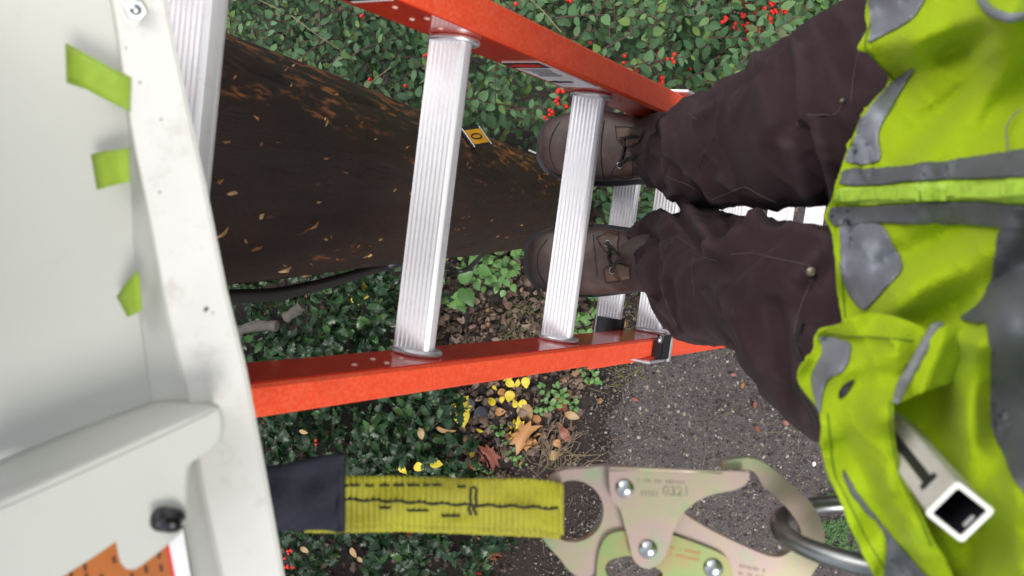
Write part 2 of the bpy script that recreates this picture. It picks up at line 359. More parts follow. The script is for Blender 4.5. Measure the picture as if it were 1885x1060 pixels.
# soil and path
m = NT('soil'); f1 = m.noise(7, 8, .7); f2 = m.noise(60, 8, .75); f3 = m.noise(240, 4, .7)
c = m.mix(f2, (.012, .009, .008), (.06, .042, .036)); c = m.mix(m.ramp(f1, [(.4, (0, 0, 0)), (.7, (.6, .6, .6))]), c, (.035, .024, .02))
c = m.mix(m.ramp(f3, [(.62, (0, 0, 0)), (.72, (.5, .5, .5))]), c, (.14, .1, .075)); m.col(c).p(Roughness=.75).bump(m.mix(.5, f2, f3), 1, .012); M['soil'] = m.m
m = NT('gravel_path'); f1 = m.noise(4, 5, .6); f2 = m.noise(70, 8, .8); f3 = m.noise(150, 5, .8)
c = m.mix(m.ramp(f2, [(.3, (0, 0, 0)), (.7, (1, 1, 1))]), (.021, .017, .017), (.21, .178, .172)); c = m.mix(m.ramp(f1, [(.35, (0, 0, 0)), (.7, (.5, .5, .5))]), c, (.06, .05, .054))
c = m.mix(m.ramp(f3, [(.60, (0, 0, 0)), (.70, (.6, .6, .6))]), c, (.32, .29, .28)); m.col(c).p(Roughness=.5).bump(m.mix(.5, f2, f3), 1, .016); M['path'] = m.m
def stonemat():
    m = NT('gravel_stone'); gi = m.n('ShaderNodeNewGeometry')
    c = m.ramp(gi.outputs['Random Per Island'], [(0, (.025, .022, .022)), (.4, (.075, .062, .062)), (.7, (.16, .13, .115)), (.9, (.25, .20, .145)), (1, (.42, .39, .35))])
    m.col(c).p(Roughness=.5); return m.m
M['stone'] = stonemat()

# ------------------------------------------------------------------ ground
def gz(x, y):
    return .05 * noise.noise(Vector((x * 1.1, y * 1.1, 0))) + .022 * noise.noise(Vector((x * 4, y * 4, 3))) + .008 * noise.noise(Vector((x * 14, y * 14, 5)))
ax_ = np.concatenate([-np.geomspace(80, 3.2, 14), np.linspace(-3, 3, 150), np.geomspace(3.2, 80, 14)])
mb = MB(); n_ = len(ax_)
mb.add([(x, y, gz(x, y)) for x in ax_ for y in ax_], [(i * n_ + j, (i + 1) * n_ + j, (i + 1) * n_ + j + 1, i * n_ + j + 1) for i in range(n_ - 1) for j in range(n_ - 1)])
g_o = mb.build('ground', M['soil'], None, ang=180); tag(g_o, kind='structure')
# the path: its edge wanders along the bed
def path_edge(y):     # x of the path's left edge
    return -.18 + .42 * max(0, -1.05 - y) * -.6 + .10 * noise.noise(Vector((0, y * 1.7, 9))) + .04 * noise.noise(Vector((0, y * 9, 2))) + (.55 * max(0, y + .28) ** .8)
mb = MB(); ny = 190; nx = 90; vs = []
ys = np.concatenate([np.linspace(-30, -3.1, 12), np.linspace(-3, .9, ny), np.linspace(1.0, 30, 10)])
for y in ys:
    x0 = path_edge(max(-3, min(y, 1.2)))
    for k in range(nx):
        t = k / (nx - 1); x = x0 + 2.4 * t if t < .95 else x0 + 2.28 + (t - .95) / .05 * 1.2
        e = min(1, t * 25); vs.append((x, y, gz(x, y) + (.012 if e >= 1 else -.01 + .022 * e)))
mb.add(vs, [(i * nx + j, (i + 1) * nx + j, (i + 1) * nx + j + 1, i * nx + j + 1) for i in range(len(ys) - 1) for j in range(nx - 1)])
tag(mb.build('path', M['path'], None, ang=180), kind='structure')
def stones(name, n, xr, yr, smin, smax, lab, test):
    mb = MB(); base = [Vector(p) for p in ((1, 0, 0), (-1, 0, 0), (0, 1, 0), (0, -1, 0), (0, 0, 1), (0, 0, -1))]
    fs = [(0, 2, 4), (2, 1, 4), (1, 3, 4), (3, 0, 4), (2, 0, 5), (1, 2, 5), (3, 1, 5), (0, 3, 5)]
    for _ in range(n):
        x = random.uniform(*xr); y = random.uniform(*yr)
        if not test(x, y): continue
        s = smin * (smax / smin) ** (random.random() ** 2.2); e = Matrix.Rotation(random.uniform(0, 6.3), 3, 'Z')
        k = Vector((s * random.uniform(.7, 1.3), s * random.uniform(.6, 1), s * random.uniform(.35, .7)))
        c = Vector((x, y, gz(x, y) + .012 + k.z * .3))
        mb.add([c + e @ Vector((p.x * k.x * random.uniform(.7, 1.2), p.y * k.y * random.uniform(.7, 1.2), p.z * k.z)) for p in base], fs)
    o = mb.build(name, M['stone'], None, smooth=False); return tag(o, lab, 'gravel', kind='stuff')
stones('gravel', 52000, (-.5, 1.4), (-1.9, .3), .0022, .0095, 'small pale and dark stones strewn over the path', lambda x, y: x > path_edge(y) + .02 - abs(random.gauss(0, .12)))

# ------------------------------------------------------------------ leaves and plants
def leaf_mesh(kind):
    """flat outline with a midrib fold and droop; length 1 along +Y, normal +Z"""
    if kind == 'oval': o = [(0, 0), (.14, .12), (.245, .32), (.265, .52), (.19, .76), (.07, .93), (0, 1)]
    elif kind == 'broad': o = [(0, 0), (.26, .06), (.40, .25), (.40, .48), (.26, .74), (.09, .92), (0, 1.05)]
    elif kind == 'holly': o = [(0, 0), (.12, .08), (.25, .13), (.19, .27), (.33, .36), (.23, .48), (.31, .62), (.17, .70), (.19, .85), (.06, .88), (0, 1.08)]
    elif kind == 'maple': o = [(0, .12), (.10, .06), (.34, -.10), (.30, .10), (.62, .16), (.46, .30), (.78, .62), (.40, .52), (.44, .80), (.22, .66), (.14, .80), (0, 1.05)]
    elif kind == 'blade': o = [(0, 0), (.018, .1), (.022, .4), (.015, .8), (0, 1)]
    elif kind == 'bramble': o = [(0, 0), (.22, .05), (.30, .16), (.36, .22), (.34, .34), (.40, .42), (.34, .54), (.32, .66), (.22, .74), (.16, .88), (0, 1.05)]
    return o
def leaf_geo(kind, fold=.25, droop=.15, curl=.0, seed=0):
    o = leaf_mesh(kind); vs = []; fs = []
    for x, y in o:
        for s in (-1, 0, 1):
            X = s * x; z = abs(X) * fold - droop * y * y + curl * math.sin(y * 5 + s + seed)
            vs.append((X, y if s else min(max(y, 0), 1.05), z))
    for i in range(len(o) - 1):
        a = i * 3; fs += [(a, a + 1, a + 4, a + 3), (a + 1, a + 2, a + 5, a + 4)]
    return np.array(vs), fs
def leaf_template(kind, mat, name, **k):
    v, f = leaf_geo(kind, **k); me = bpy.data.meshes.new(name); me.from_pydata(v.tolist(), [], f); me.materials.append(mat); me.shade_smooth(); return me, v, f
def leaf_matrix(p, direction, normal, size):
    y = direction.normalized(); z = (normal - y * normal.dot(y)).normalized(); x = y.cross(z)
    return Matrix(((x.x * size, y.x * size, z.x * size, p.x), (x.y * size, y.y * size, z.y * size, p.y), (x.z * size, y.z * size, z.z * size, p.z), (0, 0, 0, 1)))
def scatter_leaves(mats, temps, parent, name, single=300, rest_name=None, mat=None):
    """the leaves that show largest become parts of their own, the rest one joined part"""
    o = org(parent); sh = Matrix.Translation(-o)
    def show(Mx):
        p = Mx.to_translation(); u, v = px(p)
        vis = 1 if (-20 < u < W0 + 20 and -20 < v < H0 + 20) else 0
        return -(vis * 100 + p.z * 3 - abs(Mx.col[2].xyz.normalized().z - 1))
    order = sorted(range(len(mats)), key=lambda i: show(mats[i][0]))
    for i in order[:single]:
        Mx, k = mats[i]; l = bpy.data.objects.new(name, temps[k][0]); COL.objects.link(l); l.parent = parent; l.matrix_local = sh @ Mx
    if len(order) > single:
        V = []; Fc = []; n = 0
        for i in order[single:]:
            Mx, k = mats[i]; A = np.array(sh @ Mx); v = temps[k][1] @ A[:3, :3].T + A[:3, 3]
            V.append(v); Fc += [tuple(a + n for a in f) for f in temps[k][2]]; n += len(v)
        me = bpy.data.meshes.new(rest_name or 'foliage'); me.from_pydata(np.concatenate(V).tolist(), [], Fc); me.materials.append(mat); me.shade_smooth()
        r = link(rest_name or 'foliage', me, parent); r['kind'] = 'stuff'
POLE_X, POLE_Y0 = -.60, .02
def pole_axis(z): t = (H - z); return Vector((POLE_X + .012 * t, POLE_Y0 + .022 * t - .02, z))
def pole_r(z): return .152 + .0055 * (H - z)
def clear(p):
    a = pole_axis(p.z); return math.hypot(p.x - a.x, p.y - a.y) > pole_r(p.z) + .035
cot_t = [leaf_template('oval', M['coton'], 'leaf', fold=.2, droop=.10), leaf_template('oval', M['coton'], 'leaf', fold=.12, droop=.22), leaf_template('broad', M['coton'], 'leaf', fold=.25, droop=.05)]
hol_t = [leaf_template('holly', M['holly'], 'leaf', fold=.35, droop=.2, curl=.06), leaf_template('holly', M['holly'], 'leaf', fold=.15, droop=.35, curl=.09, seed=2)]
weed_t = [leaf_template('broad', M['weed'], 'leaf', fold=.2, droop=.2)]
ber_me = None
def berry_mesh():
    global ber_me
    if ber_me: return ber_me
    bm = bmesh.new(); bmesh.ops.create_icosphere(bm, subdivisions=2, radius=1); ber_me = bpy.data.meshes.new('berry'); bm.to_mesh(ber_me); bm.free()
    ber_me.materials.append(M['berry']); ber_me.shade_smooth(); return ber_me
def berries(parent, c, n, r):
    for _ in range(n):
        b = bpy.data.objects.new('berry', berry_mesh()); COL.objects.link(b); b.parent = parent
        b.location = c + Vector((random.gauss(0, r * 1.25), random.gauss(0, r * 1.25), random.gauss(0, r * .5))) - org(parent)
        s = r * random.uniform(.85, 1.15); b.scale = (s, s, s)
def cotoneaster(label, poly, ntw, zlo, zhi, spots=(), pale=5, size=(.024, .048), single=300):
    us = [p[0] for p in poly]; vs = [p[1] for p in poly]
    base = onz(sum(us) / len(us), sum(vs) / len(vs), 0); base.z = 0
    root = empty('cotoneaster_shrub', base, label, 'shrub', 'cotoneaster shrubs behind the ladder')
    mats = []; tw = MB(); nb = 0
    k = 0
    while k < ntw:
        u = random.uniform(min(us), max(us)); v = random.uniform(min(vs), max(vs))
        if not inside(poly, u, v) or noise.noise(Vector((u / 60, v / 60, 3.3))) < -.30: continue
        z = random.uniform(zlo, zhi) ** 1.0; z = zlo + (zhi - zlo) * random.random() ** .6
        z += .12 * noise.noise(Vector((u / 110, v / 110, 1)))
        p = onz(u, v, z); an = random.uniform(0, 6.28); L = random.uniform(.16, .34); el = random.uniform(-.25, .45)
        d = Vector((math.cos(an) * math.cos(el), math.sin(an) * math.cos(el), math.sin(el))); p = p - d * L * .5
        P = []; k += 1
        n = int(L / .021); side = 1
        for i in range(n + 1):
            P.append(p.copy()); p = p + d * .021; d = (d + Vector((random.gauss(0, .06), random.gauss(0, .06), -.035 + random.gauss(0, .05)))).normalized()
        if not all(clear(q) for q in P): continue
        if random.random() < .75: tube(tw, P, [.0022 * (1 - .6 * i / len(P)) + .0006 for i in range(len(P))], 5)
        for i, q in enumerate(P[1:]):
            t = (P[i + 1] - P[i]).normalized(); lat = t.cross(Vector((0, 0, 1))).normalized() * side; side = -side
            if random.random() < .1: continue
            dr = (t * random.uniform(.2, .9) + lat + Vector((0, 0, random.uniform(-.1, .5)))).normalized()
            nr = Vector((random.gauss(0, .5), random.gauss(0, .5), 1)).normalized()
            mats.append((leaf_matrix(q, dr, nr, random.uniform(*size) * (1 - .4 * i / len(P))), random.choice((0, 0, 0, 1, 1, 2))))
        if random.random() < .03: berries(root, P[len(P) // 2] + Vector((0, 0, .01)), random.randint(2, 4), .0062)
    scatter_leaves(mats, cot_t, root, 'leaf', single, 'foliage', M['coton'])
    o = tw.build('twig', M['bark'], root); o['kind'] = 'stuff'
    for (u, v, n, z) in spots: berries(root, onz(u, v, z + .13), max(1, n - 1), .0064)
    for _ in range((pale + 1) // 2):      # longer bare shoots that arch over the leaves
        while True:
            u = random.uniform(min(us), max(us)); v = random.uniform(min(vs), max(vs))
            if inside(poly, u, v): break
        a = onz(u, v, zhi + .03); an = random.uniform(0, 6.28); d = Vector((math.cos(an), math.sin(an), .25)); P = [a]
        for i in range(9): P.append(P[-1] + d * .03); d = (d + Vector((random.gauss(0, .1), random.gauss(0, .1), -.06))).normalized()
        if not all(clear(q) for q in P): continue
        b = MB(); tube(b, P, [.0019 - .00015 * i for i in range(len(P))], 6); b.build('branch', M['twig_pale'] if random.random() < .4 else M['bark'], root)
    # main stems from the ground
    for s in range(4):
        t = base + Vector((random.gauss(0, .2), random.gauss(0, .2), zhi * .75)); P = catmull([base + Vector((random.gauss(0, .04), random.gauss(0, .04), 0)), (base + t) / 2 + Vector((random.gauss(0, .06), random.gauss(0, .06), .05)), t], 5)
        if all(clear(q) for q in P): b = MB(); tube(b, P, [.009 - .0005 * i for i in range(len(P))], 6); b.build('stem', M['bark'], root)
    return root
cotoneaster('leafy cotoneaster shrub beside the upper end of the pole, left of the upper rail', [(370, -70), (560, -70), (600, 200), (400, 90)], 150, .5, 1.05, [(540, 113, 1, 1.0), (660, 12, 3, .8), (500, 40, 2, .8)], 6)
cotoneaster('grey green cotoneaster shrub between the pole and the upper red rail', [(560, -70), (640, -40), (980, 130), (1080, 240), (1010, 300), (900, 270), (600, 200)], 280, .5, 1.05, [(664, 33, 2, 1.0), (628, 20, 3, .8), (1016, 207, 5, .9), (1025, 191, 5, .9), (1034, 172, 5, .9), (1012, 218, 4, .9), (745, 165, 2, .9), (1040, 195, 3, .9), (683, 150, 2, .9)], 7)
cotoneaster('large cotoneaster shrub above the outer side of the upper red rail', [(640, -70), (1190, -70), (1230, 150), (1130, 130), (900, 20)], 230, .5, 1.1, [(948, 5, 1, 1.05), (1050, 2, 3, .9), (1155, 112, 3, .9), (1155, 130, 3, .85), (1170, 126, 4, .85), (1235, 110, 5, .9), (1219, 93, 3, .9), (1218, 146, 4, .8), (1215, 152, 3, .8)], 8)
cotoneaster('berry laden cotoneaster shrub beside the upper trouser leg, red fruit clusters', [(1190, -70), (1480, -70), (1480, 40), (1330, 160), (1240, 175)], 95, .3, .8, [(1335, 36, 6, .6), (1350, 50, 4, .6), (1371, 25, 5, .6), (1388, 27, 7, .6), (1405, 22, 7, .6), (1375, 49, 7, .6), (1395, 56, 8, .6), (1410, 48, 8, .6), (1417, 32, 5, .6), (1430, 17, 5, .6), (1447, 11, 6, .6), (1372, 8, 5, .6), (1272, 133, 4, .6), (1255, 137, 2, .6), (1309, 130, 2, .6), (1420, 8, 5, .6)], 6, size=(.036, .055))
cotoneaster('low cotoneaster shrub growing below the boots, seen between the rungs', [(1060, 330), (1290, 330), (1270, 420), (1100, 430), (1050, 400)], 60, .15, .42, [], 2, size=(.036, .052))

cotoneaster('cotoneaster shrub beyond the top edge, above the upper rail', [(560, -75), (1480, -75), (1480, -330), (560, -330)], 190, .4, 1.0, [], 4, single=0)
cotoneaster('cotoneaster shrub hidden behind the pole and the top rung', [(120, -120), (372, -120), (380, 130), (120, 60)], 110, .4, 1.0, [], 2, single=0)
def holly(label, poly, n, zlo, zhi, spots=(), single=300):
    us = [p[0] for p in poly]; vs = [p[1] for p in poly]
    base = onz(sum(us) / len(us), sum(vs) / len(vs), 0); base.z = 0
    root = empty('holly_bush', base, label, 'holly', 'dark holly bushes under the ladder')
    mats = []; tw = MB(); k = 0
    while k < n:
        u = random.uniform(min(us), max(us)); v = random.uniform(min(vs), max(vs))
        if not inside(poly, u, v): continue
        z = zlo + (zhi - zlo) * random.random() ** .7 + .09 * noise.noise(Vector((u / 90, v / 90, 4))); k += 1
        p = onz(u, v, max(z, .06)); an = random.uniform(0, 6.28); d = Vector((math.cos(an), math.sin(an), random.uniform(.1, .9))).normalized(); P = [p - d * .10]
        for i in range(5): P.append(P[-1] + d * .025); d = (d + Vector((random.gauss(0, .08), random.gauss(0, .08), .0))).normalized()
        if not all(clear(q) for q in P): continue
        if min(q.z for q in P) > .01: tube(tw, P, .002, 5)
        for i, q in enumerate(P):
            for s in range(2):
                a2 = random.uniform(0, 6.28); dr = (Vector((math.cos(a2), math.sin(a2), random.uniform(-.3, .4))) + d * .5).normalized()
                nr = Vector((random.gauss(0, .85), random.gauss(0, .85), 1)).normalized()
                mats.append((leaf_matrix(q, dr, nr, random.uniform(.030, .066)), random.choice((0, 1))))
    scatter_leaves(mats, hol_t, root, 'leaf', single, 'foliage', M['holly'])
    o = tw.build('twig', M['bark'], root); o['kind'] = 'stuff'
    for (u, v, c, z) in spots: berries(root, onz(u, v, z), c, .0062)
    P = catmull([base - Vector((0, 0, .03)), base + Vector((.03, .02, zhi * .5)), base + Vector((.02, .07, zhi * .9))], 5); b = MB(); tube(b, P, .008, 6); b.build('stem', M['bark'], root)
    return root
holly('dark holly bush between the pole and the lower red rail', [(400, 520), (640, 500), (760, 480), (800, 520), (790, 640), (700, 690), (430, 700)], 130, .10, .42)
holly('dark holly bush below the lower red rail, above the yellow strap', [(430, 690), (850, 670), (840, 780), (830, 890), (640, 900), (460, 880)], 150, .10, .42, [(580, 812, 2, .35)])
holly('holly bush with red berries below the yellow strap', [(480, 900), (860, 890), (900, 960), (930, 1030), (900, 1120), (500, 1120)], 120, .08, .40, [(533, 1015, 3, .38), (530, 1020, 2, .38), (527, 1045, 3, .36), (541, 1046, 2, .36), (758, 983, 3, .3), (883, 1057, 2, .3)])

holly('dark holly bush mostly hidden behind the cabinet door', [(120, 480), (410, 520), (440, 1110), (160, 1110)], 170, .08, .42, (), 0)
holly('dark holly bush beyond the bottom edge of the picture, below the navy sleeve', [(300, 1120), (900, 1120), (900, 1420), (300, 1420)], 170, .08, .40, (), 0)
# leaf litter on the soil (nobody could count it)
lit_t = [leaf_template('broad', M['litter'], 'leaf', fold=.25, droop=.3, curl=.12), leaf_template('oval', M['litter'], 'leaf', fold=.4, droop=-.3, curl=.1, seed=3), leaf_template('maple', M['litter'], 'leaf', fold=.2, droop=.3, curl=.1)]
def litter(n, polys, smin, smax, name, lab, lift=.004):
    mats = []
    for poly, frac in polys:
        us = [p[0] for p in poly]; vs = [p[1] for p in poly]; k = 0
        while k < n * frac:
            u = random.uniform(min(us), max(us)); v = random.uniform(min(vs), max(vs))
            if not inside(poly, u, v): continue
            k += 1; p = onz(u, v, 0); p.z = gz(p.x, p.y) + lift + random.random() * .02; a = random.uniform(0, 6.28)
            mats.append((leaf_matrix(p, Vector((math.cos(a), math.sin(a), random.gauss(0, .2))), Vector((random.gauss(0, .35), random.gauss(0, .35), 1)), random.uniform(smin, smax)), random.choice((0, 0, 1, 1, 2))))
    V = []; Fc = []; c = 0
    for Mx, k in mats:
        A = np.array(Mx); v = lit_t[k][1] @ A[:3, :3].T + A[:3, 3]; V.append(v); Fc += [tuple(a + c for a in f) for f in lit_t[k][2]]; c += len(v)
    me = bpy.data.meshes.new(name); me.from_pydata(np.concatenate(V).tolist(), [], Fc); me.materials.append(M['litter']); me.shade_smooth()
    tag(link(name, me), lab, 'leaf litter', kind='stuff')
BED = [(790, 440), (1060, 420), (1100, 560), (1090, 700), (1050, 790), (930, 890), (830, 890), (830, 700), (790, 640)]
litter(1500, [(BED, .62), ([(400, 480), (850, 500), (900, 1080), (480, 1080)], .25), ([(1050, 330), (1290, 330), (1290, 620), (1060, 640)], .13), ([(100, 480), (420, 480), (900, 1080), (900, 1420), (100, 1420)], .4)], .018, .048, 'leaf_litter', 'brown rotting leaves carpeting the soil between holly and path')
litter(1000, [([(830, 880), (1010, 840), (1040, 900), (950, 1060), (900, 1060)], .4), (BED, .6)], .008, .018, 'leaf_crumbs', 'crumbs of dead leaf scattered on the dark soil')
# weeds, grass, moss
def weed(label, spots, size, n, h, group, name='weed_plant', temps=None, cat='weed'):
    for i, (u, v) in enumerate(spots):
        b = onz(u, v, 0); b.z = gz(b.x, b.y); r = empty(name, b, label if isinstance(label, str) else label[i], cat, group)
        st = MB()
        for k in range(n):
            a = random.uniform(0, 6.28); rr = random.uniform(.1, 1) ** .7 * size * 1.3
            p = b + Vector((math.cos(a) * rr, math.sin(a) * rr, h * random.uniform(.5, 1)))
            l = bpy.data.objects.new('leaf', (temps or weed_t)[0][0]); COL.objects.link(l); l.parent = r
            l.matrix_local = Matrix.Translation(-b) @ leaf_matrix(p, Vector((math.cos(a + random.gauss(0, .8)), math.sin(a + random.gauss(0, .8)), .1)), Vector((random.gauss(0, .25), random.gauss(0, .25), 1)), size * random.uniform(.6, 1.1))
            tube(st, [b + Vector((random.gauss(0, .004), random.gauss(0, .004), -.004)), p], .0010, 4)
        o = st.build('stem', M['weed'], r); o['kind'] = 'stuff'
weed('small bright green weed beside the orange maple leaf', [(918, 785), (935, 805), (945, 820), (960, 850), (950, 833), (935, 790)], .022, 9, .03, 'small weeds in the leaf bed')
weed('low green weed at the path edge below the lower rail', [(1010, 712), (1030, 720), (1005, 745), (1040, 730), (1095, 690), (1085, 685)], .026, 12, .05, 'weeds at the path edge')
weed('pale green moss like rosette beside the rust coloured leaf', [(1052, 742)], .022, 22, .03, None)
weed('green weed beside the black sleeve of the lower rung', [(1075, 590), (1060, 575), (1090, 560), (1070, 610), (1055, 600)], .036, 10, .12, 'weeds under the lower rungs')
weed('green weed in the leaf bed under the left boot toe', [(905, 480), (930, 500), (945, 480), (880, 500), (920, 470), (900, 515), (935, 515), (955, 465), (870, 480)], .038, 11, .16, 'weeds between the pole and the left boot')
bram_t = [leaf_template('bramble', M['weed'], 'leaf', fold=.25, droop=.2, curl=.02)]
weed(['bramble with large toothed leaves beside the pole foot and black cable', 'bramble plant at the rung edge near the black cable end'], [(855, 500), (838, 520)], .085, 6, .16, 'bramble plants near the pole foot', 'bramble_plant', bram_t, 'plant')
weed('yellow green seedling near the red leaf', [(885, 865), (868, 870), (905, 868)], .02, 6, .03, 'seedlings near the strap')
fern_poly = [(1390, 30), (1560, -40), (1530, 40), (1420, 130), (1330, 170), (1340, 110)]
weed('bright green feathery weed beside the upper trouser leg', [(1470, 20), (1495, 30), (1450, 50), (1430, 75), (1480, 45), (1400, 95), (1380, 120), (1365, 135), (1510, 8), (1420, 100), (1440, 20), (1530, -10), (1350, 110), (1340, 140)], .045, 16, .28, 'bright weeds by the trouser leg')
def blades(name, polys, n, L, mat, lab, cat, flat=.9):
    v0, f0 = leaf_geo('blade', .3, .4); V = []; Fc = []; c = 0
    for poly, fr in polys:
        us = [p[0] for p in poly]; vs_ = [p[1] for p in poly]; k = 0
        while k < n * fr:
            u = random.uniform(min(us), max(us)); v = random.uniform(min(vs_), max(vs_))
            if not inside(poly, u, v): continue
            k += 1; p = onz(u, v, 0); p.z = gz(p.x, p.y); a = random.uniform(0, 6.28)
            A = np.array(leaf_matrix(p, Vector((math.cos(a) * flat, math.sin(a) * flat, random.uniform(.1, .8))), Vector((0, 0, 1)), L * random.uniform(.5, 1.2)))
            w = v0 @ A[:3, :3].T + A[:3, 3]; V.append(w); Fc += [tuple(q + c for q in f) for f in f0]; c += len(w)
    me = bpy.data.meshes.new(name); me.from_pydata(np.concatenate(V).tolist(), [], Fc); me.materials.append(mat)
    tag(link(name, me), lab, cat, kind='stuff')
blades('grass', [([(930, 560), (1030, 540), (1040, 640), (920, 640)], .5), ([(1120, 680), (1180, 670), (1180, 700), (1140, 720)], .2), ([(1100, 560), (1230, 540), (1230, 620), (1110, 620)], .3)], 420, .065, M['grass'], 'yellowish grass blades among the dead leaves', 'grass')
def mossp(name, poly, n, lab):
    us = [p[0] for p in poly]; vs_ = [p[1] for p in poly]; V = []; Fc = []; c = 0; k = 0; v0, f0 = leaf_geo('oval', .2, .1)
    while k < n:
        u = random.uniform(min(us), max(us)); v = random.uniform(min(vs_), max(vs_))
        if not inside(poly, u, v) or noise.noise(Vector((u / 14, v / 14, 0))) < -.22: continue
        k += 1; p = onz(u, v, 0); p.z = gz(p.x, p.y) + .012 + random.random() * .016; a = random.uniform(0, 6.28)
        A = np.array(leaf_matrix(p, Vector((math.cos(a), math.sin(a), .3)), Vector((random.gauss(0, .5), random.gauss(0, .5), 1)), random.uniform(.006, .013)))
        w = v0 @ A[:3, :3].T + A[:3, 3]; V.append(w); Fc += [tuple(q + c for q in f) for f in f0]; c += len(w)
    me = bpy.data.meshes.new(name); me.from_pydata(np.concatenate(V).tolist(), [], Fc); me.materials.append(M['moss']); tag(link(name, me), lab, 'ground cover', kind='stuff')
mossp('ground_cover', [(1510, 955), (1560, 945), (1575, 970), (1570, 1005), (1545, 1022), (1518, 1000)], 1300, 'green creeping weed mat on the path beside the steel ring')
mossp('ground_cover', [(1505, 915), (1525, 903), (1548, 908), (1550, 928), (1510, 928)], 420, 'smaller mat of moss on the path above the steel ring')
# fallen leaves, each a thing
fall_me = {}
def fallen(u, v, size, kind, mat, rot, lab, group=None, z=.03, tilt=.15, name='fallen_leaf'):
    key = (kind, mat)
    if key not in fall_me: fall_me[key] = leaf_template(kind, M[mat], 'fallen_leaf', fold=.2, droop=.22, curl=.06)[0]
    p = onz(u, v, z); p.z = max(gz(p.x, p.y) + .028, z); d = ROT @ Vector((math.cos(R_(rot)), -math.sin(R_(rot)), 0)); d.z = 0
    o = bpy.data.objects.new(name, fall_me[key]); COL.objects.link(o)
    s = size / F * (H - .05) ; o.matrix_world = leaf_matrix(p - d.normalized() * s * .5, d, Vector((random.gauss(0, tilt), random.gauss(0, tilt), 1)), s); tag(o, lab, 'leaf', group)
    me = o.data
    return o
fallen(971, 806, 50, 'maple', 'l_orange', 40, 'large orange brown maple leaf with long pointed lobes on the soil', tilt=.1, z=.05)
fallen(950, 787, 33, 'maple', 'l_yellow', 200, 'dull yellow maple leaf partly under the orange maple leaf', tilt=.1)
fallen(968, 762, 40, 'broad', 'l_tan', 80, 'crumpled tan leaf just above the orange maple leaf')
fallen(897, 842, 40, 'maple', 'l_rust', 150, 'dark rust red maple leaf lying above the yellow strap', tilt=.2, z=.05)
fallen(1032, 748, 38, 'broad', 'l_rust', 90, 'folded rust brown leaf beside the pale green rosette', tilt=.4)
fallen(890, 763, 36, 'broad', 'l_grey', 70, 'dark slate grey leaf among the yellow leaves')
fallen(861, 748, 36, 'broad', 'l_grey', 100, 'dark grey leaf right beside the yellow three leaf sprig')
fallen(1053, 765, 30, 'oval', 'l_tan', 20, 'pale pinkish leaf at the path edge')
fallen(1020, 837, 22, 'broad', 'l_tan', -30, 'small tan leaf among the dry twigs')
fallen(1026, 817, 18, 'broad', 'l_orange', 60, 'small orange leaf beside the dry twigs')
fallen(866, 856, 24, 'broad', 'l_orange', 200, 'orange leaf at the top edge of the yellow strap')
fallen(1040, 800, 34, 'oval', 'l_rust', 60, 'narrow brown leaf at the gravel edge')
fallen(940, 803, 24, 'oval', 'l_rust', 20, 'little rust leaf left of the orange maple leaf')
for (u, v, s, rt) in ((926, 725, 22, 60), (922, 757, 20, 0), (1145, 597, 18, 90), (987, 770, 20, 200)):
    fallen(u, v, s, 'broad', 'l_orange', rt, 'small orange leaf scrap fallen in the leaf bed', 'orange leaf scraps')
for i, (u, v, s, rt) in enumerate(((876, 743, 19, 30), (902, 739, 26, 200), (933, 738, 20, 80), (947, 736, 26, 100), (966, 737, 28, 50), (957, 742, 22, 250), (913, 713, 16, 60), (937, 706, 30, 20), (952, 712, 24, 100), (963, 711, 26, 80), (888, 787, 20, 180), (862, 832, 20, 300), (930, 703, 24, 150))):
    fallen(u + random.uniform(-11, 9), v + random.uniform(-7, 8), s * random.uniform(.65, .95), random.choice(('broad', 'oval', 'bramble')), 'l_yellow', rt, 'small bright yellow leaf on the soil below the lower rail', 'bright yellow fallen leaves', .035, .4)
for (u, v, s, rt) in ((742, 866, 18, 60), (772, 860, 20, 20), (803, 853, 22, 0), (655, 553, 18, 60), (670, 545, 16, 10), (672, 530, 18, 60), (808, 745, 16, 60), (695, 528, 18, 90)):
    fallen(u, v, s, 'broad', 'l_yellow', rt, 'yellow leaf caught on top of the dark holly', 'yellow leaves on the holly', .36, .6)
for (u, v, s, rt) in ((558, 795, 16, 20), (820, 793, 34, 20), (775, 798, 24, 70), (560, 1012, 18, 30), (650, 1018, 22, 70), (662, 1030, 14, 40)):
    fallen(u, v, s, 'oval', 'l_tan', rt, 'dry tan leaf resting on the holly', 'dry tan leaves on the holly', .38, .6)
fallen(912, 1022, 24, 'maple', 'l_rust', 80, 'reddish maple leaf on the soil at the bottom of the picture', z=.05)
fallen(893, 995, 22, 'maple', 'l_rust', 300, 'reddish leaf peeking out below the yellow strap', z=.05)
for (u, v, s, rt) in ((1446, 777, 16, 40), (1390, 745, 14, 90), (1170, 735, 14, 30), (1350, 690, 12, 10), (1395, 790, 14, 70)):
    fallen(u, v, s, 'oval', 'l_rust', rt, 'tiny reddish leaf lying on the gravel path', 'tiny reddish leaves on the path', .02)
sp = empty('yellow_sprig', onz(846, 748, .1), 'bright yellow three leaf sprig standing by the holly edge', 'sprig')
spt = leaf_template('broad', M['l_yellow'], 'leaf', fold=.15, droop=.15)[0]
for (u, v, s, rt) in ((846, 758, 42, -80), (838, 740, 26, 140), (853, 738, 26, 50), (836, 750, 14, 190)):
    l = bpy.data.objects.new('leaf', spt); COL.objects.link(l); l.parent = sp; p = onz(846, 748, .12); d = ROT @ Vector((math.cos(R_(rt)), math.sin(R_(rt)), 0)); d.z = 0
    l.matrix_local = Matrix.Translation(-ORG[sp.name]) @ leaf_matrix(p, d, Vector((random.gauss(0, .15), random.gauss(0, .15), 1)), s / F * 3.45)
